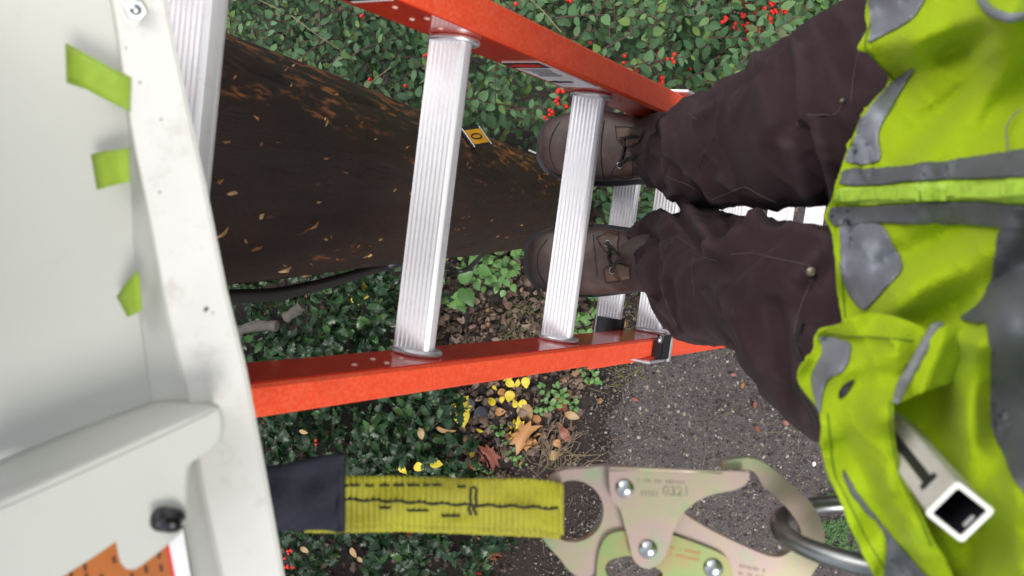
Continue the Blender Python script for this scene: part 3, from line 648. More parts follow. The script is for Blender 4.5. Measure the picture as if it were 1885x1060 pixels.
b = MB(); pp = onz(846, 748, .12); tube(b, [Vector((pp.x, pp.y, -.01)), pp], .0015, 5); b.build('stem', M['twig_pale'], sp)
# dry twigs at the path edge
tw = MB()
for _ in range(70):
    a = onz(random.gauss(1012, 22), random.gauss(845, 25), 0); an = random.gauss(1.2, .7); d = Vector((math.cos(an), math.sin(an), .05)); P = [a + Vector((0, 0, gz(a.x, a.y) + .012 + random.random() * .02))]
    for i in range(6): P.append(P[-1] + d * random.uniform(.012, .03)); d = (d + Vector((random.gauss(0, .2), random.gauss(0, .2), -.02))).normalized()
    tube(tw, P, .0011, 4)
for _ in range(160):
    while True:
        u, v = random.uniform(800, 1500), random.uniform(450, 1050)
        if v > 640 or u < 1080: break
    a = onz(u, v, 0); an = random.uniform(0, 6.28); a.z = gz(a.x, a.y) + .016; d = Vector((math.cos(an), math.sin(an), 0)); tube(tw, [a, a + d * .03 + Vector((0, 0, .004)), a + d * random.uniform(.04, .11)], .0009, 4)
o = tw.build('dry_twigs', M['twig_pale']); tag(o, 'thin dry twigs and needles lying on the soil and path', 'twigs', kind='stuff')
# grey branch pieces in the holly, rock with lichen
for lab, P, r in (('grey dead log piece lying in the holly beside the cabinet edge', [(430, 612), (470, 600), (510, 600)], .028), ('shorter grey dead log piece poking out of the holly', [(525, 585), (545, 572), (556, 562)], .028)):
    mb = MB(); Q = catmull([onz(u, v, .44) for u, v in P], 6); tube(mb, Q, [r * (.8 + .25 * noise.noise(Vector((i * .5, r, 0)))) for i in range(len(Q))], 10); o = mb.build('dead_log', M['log']); tag(o, lab, 'log')
m = NT('lichen_rock'); f = m.noise(9, 6, .7); f2 = m.noise(18, 4); m.col(m.mix(m.ramp(f2, [(.5, (0, 0, 0)), (.62, (1, 1, 1))]), m.ramp(f, [(.3, (.12, .10, .09)), (.7, (.26, .23, .2))]), (.36, .24, .06))).p(Roughness=.85).bump(f, .8, .01)
bm = bmesh.new(); bmesh.ops.create_icosphere(bm, subdivisions=4, radius=.17)
c = onz(1288, 28, .06)
for v in bm.verts: v.co = Vector((v.co.x * 1.2, v.co.y, v.co.z * .6)) * (1 + .25 * noise.noise(v.co * 9)) + c
me = bpy.data.meshes.new('rock'); bm.to_mesh(me); bm.free(); me.materials.append(m.m); me.shade_smooth(); tag(link('rock', me), 'grey brown rock with orange lichen under the shrub', 'rock')
# stones on the path that can be told apart
for lab, u, v, s, mt in (('round tan pebble on the path near the trouser leg', 1367, 709, .011, 'raw_wood'), ('pale oval pebble on the path', 1498, 853, .010, 'white'), ('flat pale grey pebble on the path below the trouser leg', 1342, 815, .011, 'log'), ('tan pebble at the bed edge of the path', 1105, 737, .012, 'raw_wood')):
    bm = bmesh.new(); bmesh.ops.create_icosphere(bm, subdivisions=3, radius=s); c = onz(u, v, 0); c.z = gz(c.x, c.y) + .014
    for w in bm.verts: w.co = Vector((w.co.x * .8, w.co.y * 1.1, w.co.z * .6)) * (1 + .2 * noise.noise(w.co * 90)) + c
    me = bpy.data.meshes.new('pebble'); bm.to_mesh(me); bm.free(); me.materials.append(M[mt]); me.shade_smooth(); tag(link('pebble', me), lab, 'pebble')

# ------------------------------------------------------------------ utility pole
pole = empty('utility_pole', pole_axis(0), 'dark creosoted wooden utility pole with raw gouges behind the ladder', 'utility pole')
rings = []
zs = np.linspace(-.3, 4.4, 220); NS = 96
for z in zs:
    a = pole_axis(z); rr = pole_r(z); ring = []
    for k in range(NS):
        t = 2 * math.pi * k / NS; q = Vector((math.cos(t) * 2.2, math.sin(t) * 2.2, z * 1.2))
        dsp = .0035 * noise.noise(q * 1.1) + .0028 * noise.noise(Vector((q.x * 5, q.y * 5, z * 3)))
        g = noise.noise(Vector((q.x * 7, q.y * 7, z * 16)))
        if g > .45: dsp -= (g - .45) * .013
        crk = noise.noise(Vector((math.cos(t) * 13, math.sin(t) * 13, z * .8)))
        if abs(crk) < .035: dsp -= .0045
        ring.append(a + Vector((math.cos(t), math.sin(t), 0)) * (rr + dsp))
    rings.append(ring)
mb = MB(); loft(mb, rings); mb.build('shaft', M['pole'], pole, ang=180); pole_bvh = mb.bvh()
def splinter(u, v, L, w, ang):
    r = ray(u, v).normalized(); h = pole_bvh.ray_cast(CAM, r)
    if h[0] is None: return
    n = h[1] if h[1].dot(r) < 0 else -h[1]; zax = Vector((0, 0, 1)); t = (zax - n * n.z).normalized(); s = n.cross(t)
    t2 = t * math.cos(ang) + s * math.sin(ang); s = n.cross(t2); c = h[0]; w *= random.choice((.3, .45, .7)); L *= random.uniform(.6, 1.3); mb = MB(); j = lambda: random.uniform(.6, 1.3)
    vs = [c - t2 * L * .5 * j() - n * .002, c - s * w * j() - n * .001, c + s * w * j() - n * .001, c + t2 * L * .5 * j() - n * .002, c - s * w * .4 + n * .0035 * j() - t2 * L * .2, c + s * w * .5 + n * .002 + t2 * L * .15 * j()]
    mb.add(vs, [(0, 1, 4), (0, 4, 2), (1, 3, 4), (4, 3, 5), (4, 5, 2), (5, 3, 2)]); mb.build('splinter', M[random.choice(('raw_wood', 'raw_wood', 'raw_dark', 'raw_light'))], pole, smooth=False)
for (u, v, L, w, a) in ((415, 261, .022, .006, 0), (600, 292, .016, .006, 0), (404, 335, .014, .007, 0), (428, 355, .03, .004, .2), (480, 398, .012, .006, .8), (406, 432, .03, .003, .9), (470, 458, .022, .008, .3), (585, 372, .008, .003, .2), (620, 476, .012, .003, .3), (725, 350, .018, .005, .6), (755, 355, .016, .006, .5), (748, 272, .016, .008, .3), (664, 226, .018, .003, 0), (690, 256, .012, .006, .4), (540, 122, .014, .006, .2), (525, 130, .02, .004, .3), (852, 400, .02, .005, .3), (843, 422, .016, .005, .2), (905, 405, .022, .006, .5), (960, 414, .018, .006, .2), (915, 435, .028, .005, 1.2), (995, 428, .012, .005, .2), (860, 302, .022, .009, .5), (505, 517, .026, .006, .2), (560, 507, .03, .006, .1), (520, 498, .03, .005, .5), (680, 470, .024, .006, .3), (660, 452, .02, .005, .8), (700, 440, .022, .004, .7), (560, 425, .03, .003, .7), (575, 418, .02, .003, .6), (880, 303, .014, .003, .9), (600, 440, .014, .003, .2), (910, 337, .012, .003, .3), (780, 330, .014, .005, .3), (480, 265, .012, .006, .6)):
    splinter(u, v, L, w, a)
for _ in range(34):
    u = random.uniform(410, 1010); c0 = 302 + .105 * (u - 400); hw = 215 - .24 * (u - 400)
    splinter(u, c0 + random.uniform(-1, 1) * hw * .96, random.uniform(.005, .02), random.uniform(.001, .0028), random.uniform(-.8, .8))
# number tag and two white plates on its far side
def pole_frame(u, v):
    r = ray(u, v).normalized(); h = pole_bvh.ray_cast(CAM, r); n = pole_axis(h[0].z); n = Vector((h[0].x - n.x, h[0].y - n.y, 0)).normalized(); return h[0], n
p, n = pole_frame(866, 262); up = Vector((0, 0, 1)); sd_ = up.cross(n); n = (n * .92 + up * .30).normalized(); up = n.cross(sd_).normalized(); p = p + n * .012
tg = MB(); box(tg, p + n * .007, sd_ * .026, up * .046, n * .0012); tg = tg.build('number_tag', M['ink'], pole, False)
yl = MB(); box(yl, p + n * .0089, sd_ * .018, up * .034, n * .0006); yl.build('yellow_plate', M['yellow_tag'], tg, False)
Mt = Matrix.Translation(p + n * .0097) @ Matrix((sd_, up, n)).transposed().to_4x4() @ Matrix.Scale(1.9, 4, (0, 1, 0))
text_mesh('0', .036, 'number', M['ink'], Mt, tg)
for s in (-1, 1):
    w = MB(); box(w, p + n * .009 + up * s * .038, sd_ * .024, up * .0012, n * .0006); w.build('white_line', M['white'], tg, False)
for (pu, pv, hh, an) in ((800, 238, .045, 74), (985, 296, .16, 74)):
    zz = (CAM + ray(pu, pv) * (-.545 / ray(pu, pv).x)).z; a = pole_axis(zz); t = R_(an); n = Vector((math.cos(t), math.sin(t), 0)); up = Vector((0, 0, 1)); s2 = up.cross(n); w = MB(); box(w, a + n * (pole_r(zz) + .004), s2 * .026, up * hh, n * .003); w.build('white_plate', M['white'], pole, False)
# black cable down the pole side
def dpole(u, v, x):
    r = ray(u, v); return CAM + r * (x / r.x)
P = [dpole(330, 548, -.53), dpole(425, 546, -.55), dpole(500, 542, -.56), dpole(565, 530, -.56), dpole(640, 510, -.56), dpole(700, 492, -.565), dpole(760, 480, -.57), onz(815, 490, .45), onz(850, 499, .35), onz(872, 485, .3), onz(897, 458, .25), onz(920, 447, .15), onz(955, 446, .08), onz(985, 455, -.02)]
mb = MB(); tube(mb, catmull(P, 10), .0098, 12); tag(mb.build('black_cable', M['cable']), 'black cable running down the side of the pole to the ground', 'cable')

# ------------------------------------------------------------------ extension ladder
LD = Vector((.3961, 0, -.9182)).normalized(); LM = Vector((.9182, 0, .3961)).normalized(); LY = Vector((0, 1, 0))
LO = CAM - LM * .59
def L(s, y, mm): return LO + LD * s + LY * y + LM * mm
lad = empty('extension_ladder', L(3.66, 0, -.06), 'red fibreglass extension ladder with aluminium rungs leaning on the pole', 'ladder')
YU, YL = .1865, -.1655
def rail(yi, sg, s0, s1, mf, mbk, fl, mat_f, name='rail'):
    """C-shaped channel: web faces the rungs, flanges turn outward"""
    t = .0045; pr = [(yi, mbk), (yi, mf - .003), (yi + sg * .003, mf), (yi + sg * (fl - .002), mf), (yi + sg * fl, mf - .002), (yi + sg * fl, mf - t), (yi + sg * t, mf - t), (yi + sg * t, mbk + t), (yi + sg * fl, mbk + t), (yi + sg * fl, mbk)]
    mb = MB(); loft(mb, [[L(s, a, b) for a, b in pr] for s in np.linspace(s0, s1, 14)]); return mb.build(name, mat_f, lad, ang=30)
fly_u = rail(YU, 1, .22, 2.75, .045, -.028, .037, M['red']); fly_l = rail(YL, -1, .22, 2.75, .045, -.028, .029, M['red'])
for y, sg, pr_ in ((YU, -1, fly_u), (YL, 1, fly_l)):        # smooth inner web skin, 1 mm proud
    mb = MB(); box(mb, L(1.485, y + sg * .0006, .0075), LD * 1.262, LY * .0006, LM * .033); mb.build('web_face', M['web'], pr_, False)
bas_u = rail(YU + .034, 1, 1.16, 3.67, -.031, -.10, .028, M['red']); bas_l = rail(YL - .034, -1, 1.16, 3.67, -.031, -.10, .028, M['red'])
RP = []                                                    # rung profile in world x,z: flat ribbed tread, rounded underside
nr = 7; w0, w1 = -.0215, .0165
for k in range(nr * 2 + 1):
    t = k / (nr * 2); RP.append((w0 + (w1 - w0) * t, .0145 + (.0 if k % 2 else .0009)))
RP += [(.0185, .0140), (.0205, .012), (.0215, .008), (.0215, .002), (.020, -.004), (.016, -.010), (.008, -.0145), (0, -.016), (-.008, -.0145), (-.016, -.010), (-.0205, -.003), (-.0225, .005), (-.0228, .0115)]
tilt_ = Matrix.Rotation(R_(-10), 3, 'Y')
def prof(c, sc=1.0, dy=0):
    return [c + tilt_ @ Vector((a * sc, 0, b * sc)) + LY * dy for a, b in RP]
def oval(c, a, bq, n=28): return [c + tilt_ @ Vector((math.cos(2 * math.pi * k / n) * a, 0, math.sin(2 * math.pi * k / n) * bq)) for k in range(n)]
def rung(s, m_, ya, yb, collars=True, sleeve=False):
    c = L(s, 0, m_); mb = MB(); loft(mb, [prof(Vector((c.x, y, c.z))) for y in np.linspace(ya, yb, 5)]); r = mb.build('rung', M['alu'], lad, ang=25)
    if collars:
        for y, sg in ((yb - .0015, -1), (ya + .0015, 1)):
            cb = MB(); Q = Vector((c.x, y, c.z)); loft(cb, [oval(Q + LY * d * sg, a, b_) for d, a, b_ in ((-.001, .0285, .0225), (.001, .0298, .024), (.004, .0295, .0235), (.0055, .0275, .0215), (.0058, .024, .0185))]); cb.build('collar', M['alu_dull'], r, ang=50)
    if sleeve:
        for y0, y1 in ((ya, ya + .05), (yb - .05, yb)):
            cb = MB(); loft(cb, [oval(Vector((c.x, y, c.z)), .027, .021) for y in (y0, y1)]); cb.build('sleeve', M['black'], r, ang=50)
for k in range(-1, 7): rung(.691 + .3045 * k, 0, YL + .0012, YU - .0012)
for k in range(0, 8):
    s = 1.272 + .3045 * k; rung(s, -.0655, YL - .034, YU + .034, False, k == 0)
# rivets above the rungs, warning label, maker's label
for y, sg, pr_ in ((YU, -1, fly_u), (YL, 1, fly_l)):
    for s, mm in ((.578, .018), (.618, .024), (.618, .004), (.653, .012)):
        mb = MB(); disc_dome(mb, L(s, y + sg * .0012, mm), LY * sg, .0032, .0014, 12, 3); mb.build('rivet', M['rivet'], pr_)
def web_pt(s, mm, off): return L(s, YU - .0012 - off, mm)
lb = MB(); box(lb, web_pt(.875, .010, .0006), LD * .072, LY * .0005, LM * .027); lb = lb.build('warning_label', M['white'], lad, False)
def lab_bar(par, s, mm, ls, lm, mat, off=.0014, nm='print'):
    mb = MB(); box(mb, web_pt(s, mm, off), LD * ls, LY * .0002, LM * lm); return mb.build(nm, mat, par, False)
lab_bar(lb, .875 - .058, .010, .0135, .0268, M['ink'])
ov = MB(); loft(ov, [[web_pt(.875 - .058, .010, .0017 + d) + LM * math.cos(2 * math.pi * k / 24) * .023 + LD * math.sin(2 * math.pi * k / 24) * .008 for k in range(24)] for d in (0, .0003)]); ov.build('danger_oval', M['ink_red'], lb, False)
for k in range(7): lab_bar(lb, .875 - .036 + k * .0062, .010 + random.uniform(-.002, .002), .0013, .020 * random.uniform(.7, 1), M['ink_soft'])
ar = MB(); A = [(.020, -.012), (.020, -.022), (.030, -.010)]
ARW = [(-.013, -.006), (-.013, .006), (.004, .006), (.004, .012), (.020, 0), (.004, -.012), (.004, -.006)]
loft(ar, [[web_pt(.875 + .036 + a * .6, .006 - b * 1.2 - .002, .0016 + d) for a, b in [(y_ * 1.0, x_) for x_, y_ in ARW]] for d in (0, .0003)]); ar.build('arrow', M['ink'], lb, False)
mk = MB(); box(mk, web_pt(.47, .012, .0006), LD * .085, LY * .0005, LM * .026); mk = mk.build('rating_label', M['white'], lad, False); lab_bar(mk, .545, .012, .0035, .0258, M['ink'])
# guide brackets where the base section wraps the fly section
for y, sg, fl in ((YU, 1, .037), (YL, -1, .029)):
    br = MB(); box(br, L(1.225, y + sg * (fl + .006), -.03), LD * .030, LY * .003, LM * .085)
    box(br, L(1.271, y + sg * (fl / 2 + .004), .0535), LD * .005, LY * (fl / 2 + .006), LM * .003)
    b = br.build('guide_bracket', M['alu_dull'], lad, False); bv = b.modifiers.new('bevel', 'BEVEL'); bv.width = .0025; bv.segments = 2
    pd = MB(); box(pd, L(1.2245, y + sg * (fl / 2), .0515), LD * .0065, LY * (fl / 2 - .001), LM * .005); box(pd, L(1.2505, y + sg * (fl / 2 - .002), .050), LD * .0145, LY * (fl / 2 + .006), LM * .006)
    q = pd.build('pad', M['black'], b, False)
    cp = MB(); disc_dome(cp, L(1.2245, y - sg * .002, .0545), LM, .0085, .005, 16, 4); cp.build('bolt_head', M['steel'], b)
    ft = MB(); box(ft, L(1.135, y + sg * (fl + .008), -.055), LD * .028, LY * .006, LM * .03); o = ft.build('rail_cap', M['alu_dull'], lad, False); bv = o.modifiers.new('bevel', 'BEVEL'); bv.width = .003; bv.segments = 2

# ------------------------------------------------------------------ cabinet door (cream sheet steel, dirty lip, folded latch bracket)
cab = empty('cabinet_door', at(200, 530, .44), 'open cream painted steel cabinet door with grimy lip at the left', 'cabinet')
lipf = lambda u, v: at(u, v, .42)
inner = [(206, -120), (206, 0), (215, 50), (226, 130), (236, 200), (252, 290), (270, 370), (285, 450), (310, 580), (345, 720), (375, 900), (410, 1060), (440, 1200)]
outer = [(538, 1140), (550, 1200)]
lip = [*inner, (551, 1200), (522, 1060), (485, 855), (452, 680), (415, 530), (378, 345), (350, 215), (325, 100), (305, 0), (282, -120)]
plate('lip', M['cream_dirty'], cab, [lip], lipf, .003, .0012)
wallb = [(202, -120), (202, 0), (211, 50), (222, 130), (233, 200), (238, 290), (241, 340), (246, 450), (256, 580), (275, 720), (300, 900), (330, 1060), (350, 1200)]
mb = MB(); t3 = lambda q, d: [at(u, v, d) for u, v in q]
rws = [t3(inner, .4212)]
for f_ in (.1, .25, .5, .8, .95, 1):
    rws.append([at(a[0] + (b[0] - a[0]) * f_, a[1] + (b[1] - a[1]) * f_, .4212 + .0228 * f_ ** .7) for a, b in zip(inner, wallb)])
loft(mb, rws, False, False); solid(mb.build('inner_wall', M['cream_shaded'], cab, ang=180), .002)
pan = [*wallb, (-420, 1200), (-420, -120)]
def panf(u, v): return at(u, v, .444 + max(0, (230 - u)) * .00004)
plate('panel', M['cream_shaded'], cab, [pan], panf, .0025, 0)
# bolt, washer and raised boss
nl = (CAM - at(250, 20, .42)).normalized(); c0 = lipf(250, 18)
b = MB(); disc_dome(b, lipf(262, 18), nl, .0118, .0015, 28, 3); bo = b.build('boss', M['cream_dirty'], cab)
b = MB(); disc_dome(b, c0 + nl * .0012, nl, .0075, .0013, 24, 3); b.build('washer', M['steel'], bo)
a_ = nl.orthogonal().normalized(); b_ = nl.cross(a_)
b = MB(); loft(b, [[c0 + nl * h_ + (a_ * math.cos(k * math.pi / 3 + .3) + b_ * math.sin(k * math.pi / 3 + .3)) * r_ for k in range(6)] for h_, r_ in ((.002, .0056), (.0062, .0056), (.007, .0048))]); b.build('nut', M['steel'], bo, False)
b = MB(); disc_dome(b, c0 + nl * .0068, nl, .0032, .003, 14, 4); b.build('bolt_end', M['steel'], bo)
for (u, v, r_) in ((381, 570, .0016), (297, 220, .0007), (258, 152, .0007), (232, 88, .0006), (294, 354, .0007), (392, 576, .0006)):
    b = MB(); disc_dome(b, lipf(u, v), nl, r_, .0003, 8, 2); b.build('rust_spot', M['bark'], cab)
# bracket: sloping strip folded into a front face with a tab
bend = [(-60, 962), (100, 890), (200, 845), (300, 799), (400, 752)]; topl = [(-60, 872), (60, 822), (140, 790), (215, 762), (285, 738)]
DB = .385
mb = MB(); rws = []
for f_ in (0, .15, .35, .6, .85, 1):
    rws.append([at(a[0] + (b2_[0] - a[0]) * f_, a[1] + (b2_[1] - a[1]) * f_, .443 + (DB - .443) * math.sin(f_ * 1.5708) ** .9) for a, b2_ in zip(topl, bend)])
ext = [at(385, 738, .43), at(392, 740, .42), at(398, 743, .408), at(402, 746, .397), at(404, 749, .389), at(404, 752, DB)]
for r, e in zip(rws, ext): r.append(e)
loft(mb, rws, False, False); brk = mb.build('latch_bracket', M['cream_shaded'], cab, ang=180); solid(brk, .0025)
face = [(-60, 962), (100, 890), (200, 845), (300, 799), (396, 754), (404, 754), (409, 768), (409, 795), (404, 814), (390, 828), (368, 842), (350, 853), (345, 866), (343, 890), (341, 955), (332, 982), (312, 1000), (285, 1022), (262, 1040), (247, 1049), (232, 1049), (221, 1038), (216, 1020), (212, 998), (165, 1030), (110, 1065), (0, 1140), (-60, 1180)]
plate('bracket_face', M['cream_shaded'], brk, [face], lambda u, v: at(u, v, DB), .0025, .0008)
nb_ = (CAM - at(308, 955, DB)).normalized(); c0 = at(310, 957, DB); ua = (ROT @ Vector((1, 0, 0))); va = (ROT @ Vector((0, 1, 0)))
cl = (ua * .93 + va * -.12 + nb_ * .35).normalized(); cp_ = cl.cross(nb_).normalized(); cn = cp_.cross(cl)
def clip_ring(x, r, y0, y1):     # part of a round barrel between two heights
    out = []
    for k in range(24):
        a = 2 * math.pi * k / 24; y = min(max(math.sin(a) * r, y0), y1); out.append(c0 + nb_ * .004 + (cl * x + cp_ * y + cn * math.cos(a) * r) * .86)
    return out
b = MB(); loft(b, [clip_ring(x, r, -1, 1) for x, r in ((-.0078, .004), (-.0074, .0058), (-.006, .0066), (-.002, .0067), (-.0015, .0062), (-.0008, .0067), (.003, .0066))]); clip = b.build('push_clip', M['black'], brk, ang=50)
for y0, y1 in ((-1, -.0016), (.0016, 1)):
    b = MB(); loft(b, [clip_ring(x, r, y0, y1) for x, r in ((.003, .0065), (.0055, .0062), (.0072, .0052), (.0082, .0038))]); b.build('prong', M['black'], clip, ang=50)
# orange warning sheet behind the bracket
stp = lambda u, v: at(u, v, .434)
plate('warning_sheet', M['white'], brk, [[(30, 1190), (30, 1060), (200, 965), (335, 965), (372, 1190)]], stp, .0006, 0)
plate('warning_sheet_print', M['orange'], brk, [[(36, 1190), (36, 1066), (200, 972), (298, 972), (340, 1190)]], lambda u, v: at(u, v, .4332), .0003, 0)
plate('red_border', M['ink_red'], brk, [[(298, 972), (304, 972), (346, 1190), (340, 1190)]], lambda u, v: at(u, v, .433), .0003, 0)
for k in range(8):
    u0 = 90 + k * 28; y0 = 1000
    for j in range(9):
        if random.random() < .35: continue
        a = y0 + j * 14 + random.uniform(-3, 3); du = (a - 1000) * .17
        plate('print', M['ink_brown'], brk, [[(u0 + du, a), (u0 + 5 + du, a), (u0 + 6.5 + du, a + 12), (u0 + 1.5 + du, a + 12)]], lambda u, v: at(u, v, .4325), .0002, 0)
# three green tape tabs stuck from panel to lip
for lab, q, dl, dr in (('topmost green tape tab, longest one, on the cabinet door near the bolt', [(120, 78), (160, 100), (205, 125), (240, 142), (238, 205), (200, 186), (160, 165), (122, 152)], .428, .419),
                      ('middle green tape tab, square one, on the cabinet door', [(167, 284), (190, 278), (215, 275), (236, 272), (238, 334), (215, 339), (195, 344), (178, 349)], .434, .419),
                      ('lowest green tape tab, pointed one, on the cabinet door', [(214, 546), (228, 525), (240, 510), (254, 497), (260, 570), (252, 575), (244, 579), (234, 583)], .438, .4185)):
    u0 = min(p[0] for p in q); u1 = max(p[0] for p in q)
    mb = MB(); T = []
    for k in range(4):
        rw = []; a = q[k]; b2_ = q[7 - k]
        for j in range(6):
            f_ = j / 5; u = a[0] + (b2_[0] - a[0]) * f_; v = a[1] + (b2_[1] - a[1]) * f_; rw.append(at(u, v, dl + (dr - dl) * ((u - u0) / (u1 - u0)) ** .6))
        T.append(rw)
    loft(mb, T, False, False); o = mb.build('tape_tab', M['tape'], None, ang=180); solid(o, .0006); tag(o, lab, 'tape', 'green tape tabs on the cabinet door')

# ------------------------------------------------------------------ positioning strap and snap hook
DS = .53
strap = empty('positioning_strap', at(760, 925, DS), 'yellow webbing strap with navy sleeve and black stitching', 'strap')
def strip(top, bot, d, n=40, m_=12, rib=0., wob=0., fray=0.):
    tp = catmull([(a, b, 0) for a, b in top], n // (len(top) - 1)); bt = catmull([(a, b, 0) for a, b in bot], n // (len(bot) - 1)); rr = []
    for i, (a, b) in enumerate(zip(tp, bt)):
        rw = []
        fa, fb = fray * noise.noise(Vector((a.x / 5, 0, d))), fray * noise.noise(Vector((b.x / 5, 9, d)))
        for j in range(m_ + 1):
            f_ = j / m_; u = a.x + (b.x - a.x) * f_; v = a.y + fa + (b.y + fb - a.y - fa) * f_
            dd = d - rib * (.5 + .5 * math.sin(u * 2 * math.pi / 10.6)) + wob * noise.noise(Vector((u / 60, v / 40, d))) + .0012 * (2 * f_ - 1) ** 4
            rw.append(at(u, v, dd))
        rr.append(rw)
    return rr
wt = [(560, 878), (640, 876), (720, 876), (800, 878), (900, 881), (980, 882), (1030, 888)]
wb = [(560, 968), (640, 968), (720, 966), (800, 968), (900, 972), (980, 976), (1028, 980)]
mb = MB(); loft(mb, strip(wt, wb, DS, 240, 14, .0016, .004, 1.4), False, False); web_b = mb.bvh(); wbo = solid(mb.build('webbing', M['webbing'], strap, ang=180), .002)
wb2 = [(a, b + 13) for a, b in wb]; wt2 = [(a, b + 8) for a, b in wt]
mb = MB(); loft(mb, strip(wt2, wb2, DS + .0065, 240, 14, .0012, .002, 1.6), False, False); solid(mb.build('webbing', M['webbing'], strap, ang=180), .002)
# the fold through the hook eye
mb = MB(); rr = []
for k in range(9):
    th = math.pi * k / 8; rr.append([at(1029 + 5.0 * math.sin(th), 888 + (980 - 888) * j / 12 + (8 * k / 8), DS + .0035 - .0038 * math.cos(th)) for j in range(13)])
loft(mb, rr, False, False); solid(mb.build('webbing_fold', M['webbing'], strap, ang=180), .0015)
def stitch(P, r=.0011):
    Q = drape(web_b, P, .0006); mb = MB()
    if len(Q) > 1: tube(mb, Q, r, 6); mb.build('stitching', M['thread'], strap)
stitch([(618 + k * 6, 918 + (k * 6) * .043 + 1.6 * math.sin(k * .9)) for k in range(69)], .0009)
for u0, u1, vv in ((628, 640, 894), (646, 664, 893), (672, 690, 894), (700, 716, 893), (724, 744, 893), (752, 772, 893), (778, 792, 893), (796, 812, 893), (842, 858, 896), (620, 634, 941), (700, 720, 934), (748, 790, 939), (815, 850, 949), (870, 876, 897)):
    stitch([(u, vv + math.sin(u) * .6) for u in np.arange(u0, u1 + 1, 4)], .0008)
for u in (866, 876): stitch([(u + math.sin(k * 1.3) * 1.6 - k * .25, 898 + k * 4.5) for k in range(12)], .0009)
sl_t = [(440, 862), (500, 857), (560, 846), (600, 836), (628, 834)]; sl_b = [(455, 984), (505, 978), (560, 976), (600, 976), (621, 980)]
mb = MB(); loft(mb, strip(sl_t, sl_b, DS - .006, 40, 14, 0, .006), False, False); slv = mb.build('sleeve', M['navy'], strap, ang=180); solid(slv, .0035)
mb = MB(); loft(mb, strip([(a, b + 6) for a, b in sl_t], [(a, b + 1) for a, b in sl_b], DS + .010, 40, 14, 0, .004), False, False); solid(mb.build('sleeve', M['navy'], strap, ang=180), .003)
mb = MB(); tube(mb, [at(627, 836 + k * 9, DS - .006 + .001 * math.sin(k)) for k in range(17)], .0028, 8); mb.build('hem', M['navy'], slv)

hook = empty('snap_hook', at(1200, 950, DS), 'zinc plated double locking snap hook between yellow strap and steel ring', 'snap hook')
HN = (ROT @ Vector((-.05, .03, 1))).normalized(); HC = at(1200, 950, DS + .006)
def hp(off):
    def f_(u, v):
        r = ray(u, v); t = (HC + HN * off - CAM).dot(HN) / r.dot(HN); return CAM + r * t
    return f_
body = smooth2([(998, 905), (1010, 882), (1034, 866), (1080, 862), (1121, 858), (1180, 866), (1225, 905), (1258, 943), (1300, 971), (1350, 996), (1402, 1019), (1425, 1025), (1442, 1023), (1456, 1014), (1468, 1000), (1475, 984), (1470, 965), (1450, 936), (1425, 913), (1404, 893), (1395, 878), (1387, 868), (1376, 865), (1355, 864), (1332, 862), (1329, 856), (1334, 850), (1345, 846), (1362, 844), (1380, 843), (1404, 850), (1430, 869), (1457, 892), (1484, 915), (1503, 940), (1514, 966), (1518, 995), (1513, 1025), (1500, 1050), (1480, 1075), (1440, 1100), (1380, 1112), (1250, 1112), (1150, 1105), (1060, 1060), (1030, 1028), (1000, 993), (990, 960), (990, 930)], 4)
eye = [(1055 + 56 * math.cos(t), 941 + 57 * math.sin(t)) for t in np.linspace(0, 2 * math.pi, 37)[:-1]]
slot = smooth2([(1119, 1060), (1114, 1045), (1121, 1033), (1136, 1027), (1165, 1024), (1200, 1040), (1220, 1060), (1180, 1085), (1140, 1082)], 4)
plate('hook_body', M['zinc_pink'], hook, [body, eye, slot], hp(0), .008, .0016)
lever = smooth2([(1151, 977), (1132, 980), (1119, 986), (1108, 1001), (1101, 1025), (1098, 1060), (1100, 1105), (1340, 1108), (1347, 1080), (1347, 1048), (1340, 1030), (1325, 1018), (1284, 1001), (1238, 985), (1200, 976)], 4)
plate('lock_lever', M['zinc_green'], hook, [lever, slot], hp(.0035), .0022, .0008)
gate = smooth2([(1122, 862), (1128, 860), (1200, 862), (1290, 866), (1372, 868), (1379, 872), (1379, 880), (1371, 893), (1349, 903), (1321, 908), (1295, 917), (1273, 930), (1253, 951), (1240, 978), (1230, 1010), (1219, 1032), (1203, 1044), (1190, 1047), (1175, 1040), (1164, 1025), (1158, 999), (1149, 965), (1141, 938), (1128, 923), (1123, 904), (1121, 880)], 4)
gt = plate('gate', M['zinc_pink'], hook, [gate], hp(.0085), .0025, .0009)
plate('gate', M['zinc_pink'], hook, [gate], hp(-.0095), .0025, .0009)
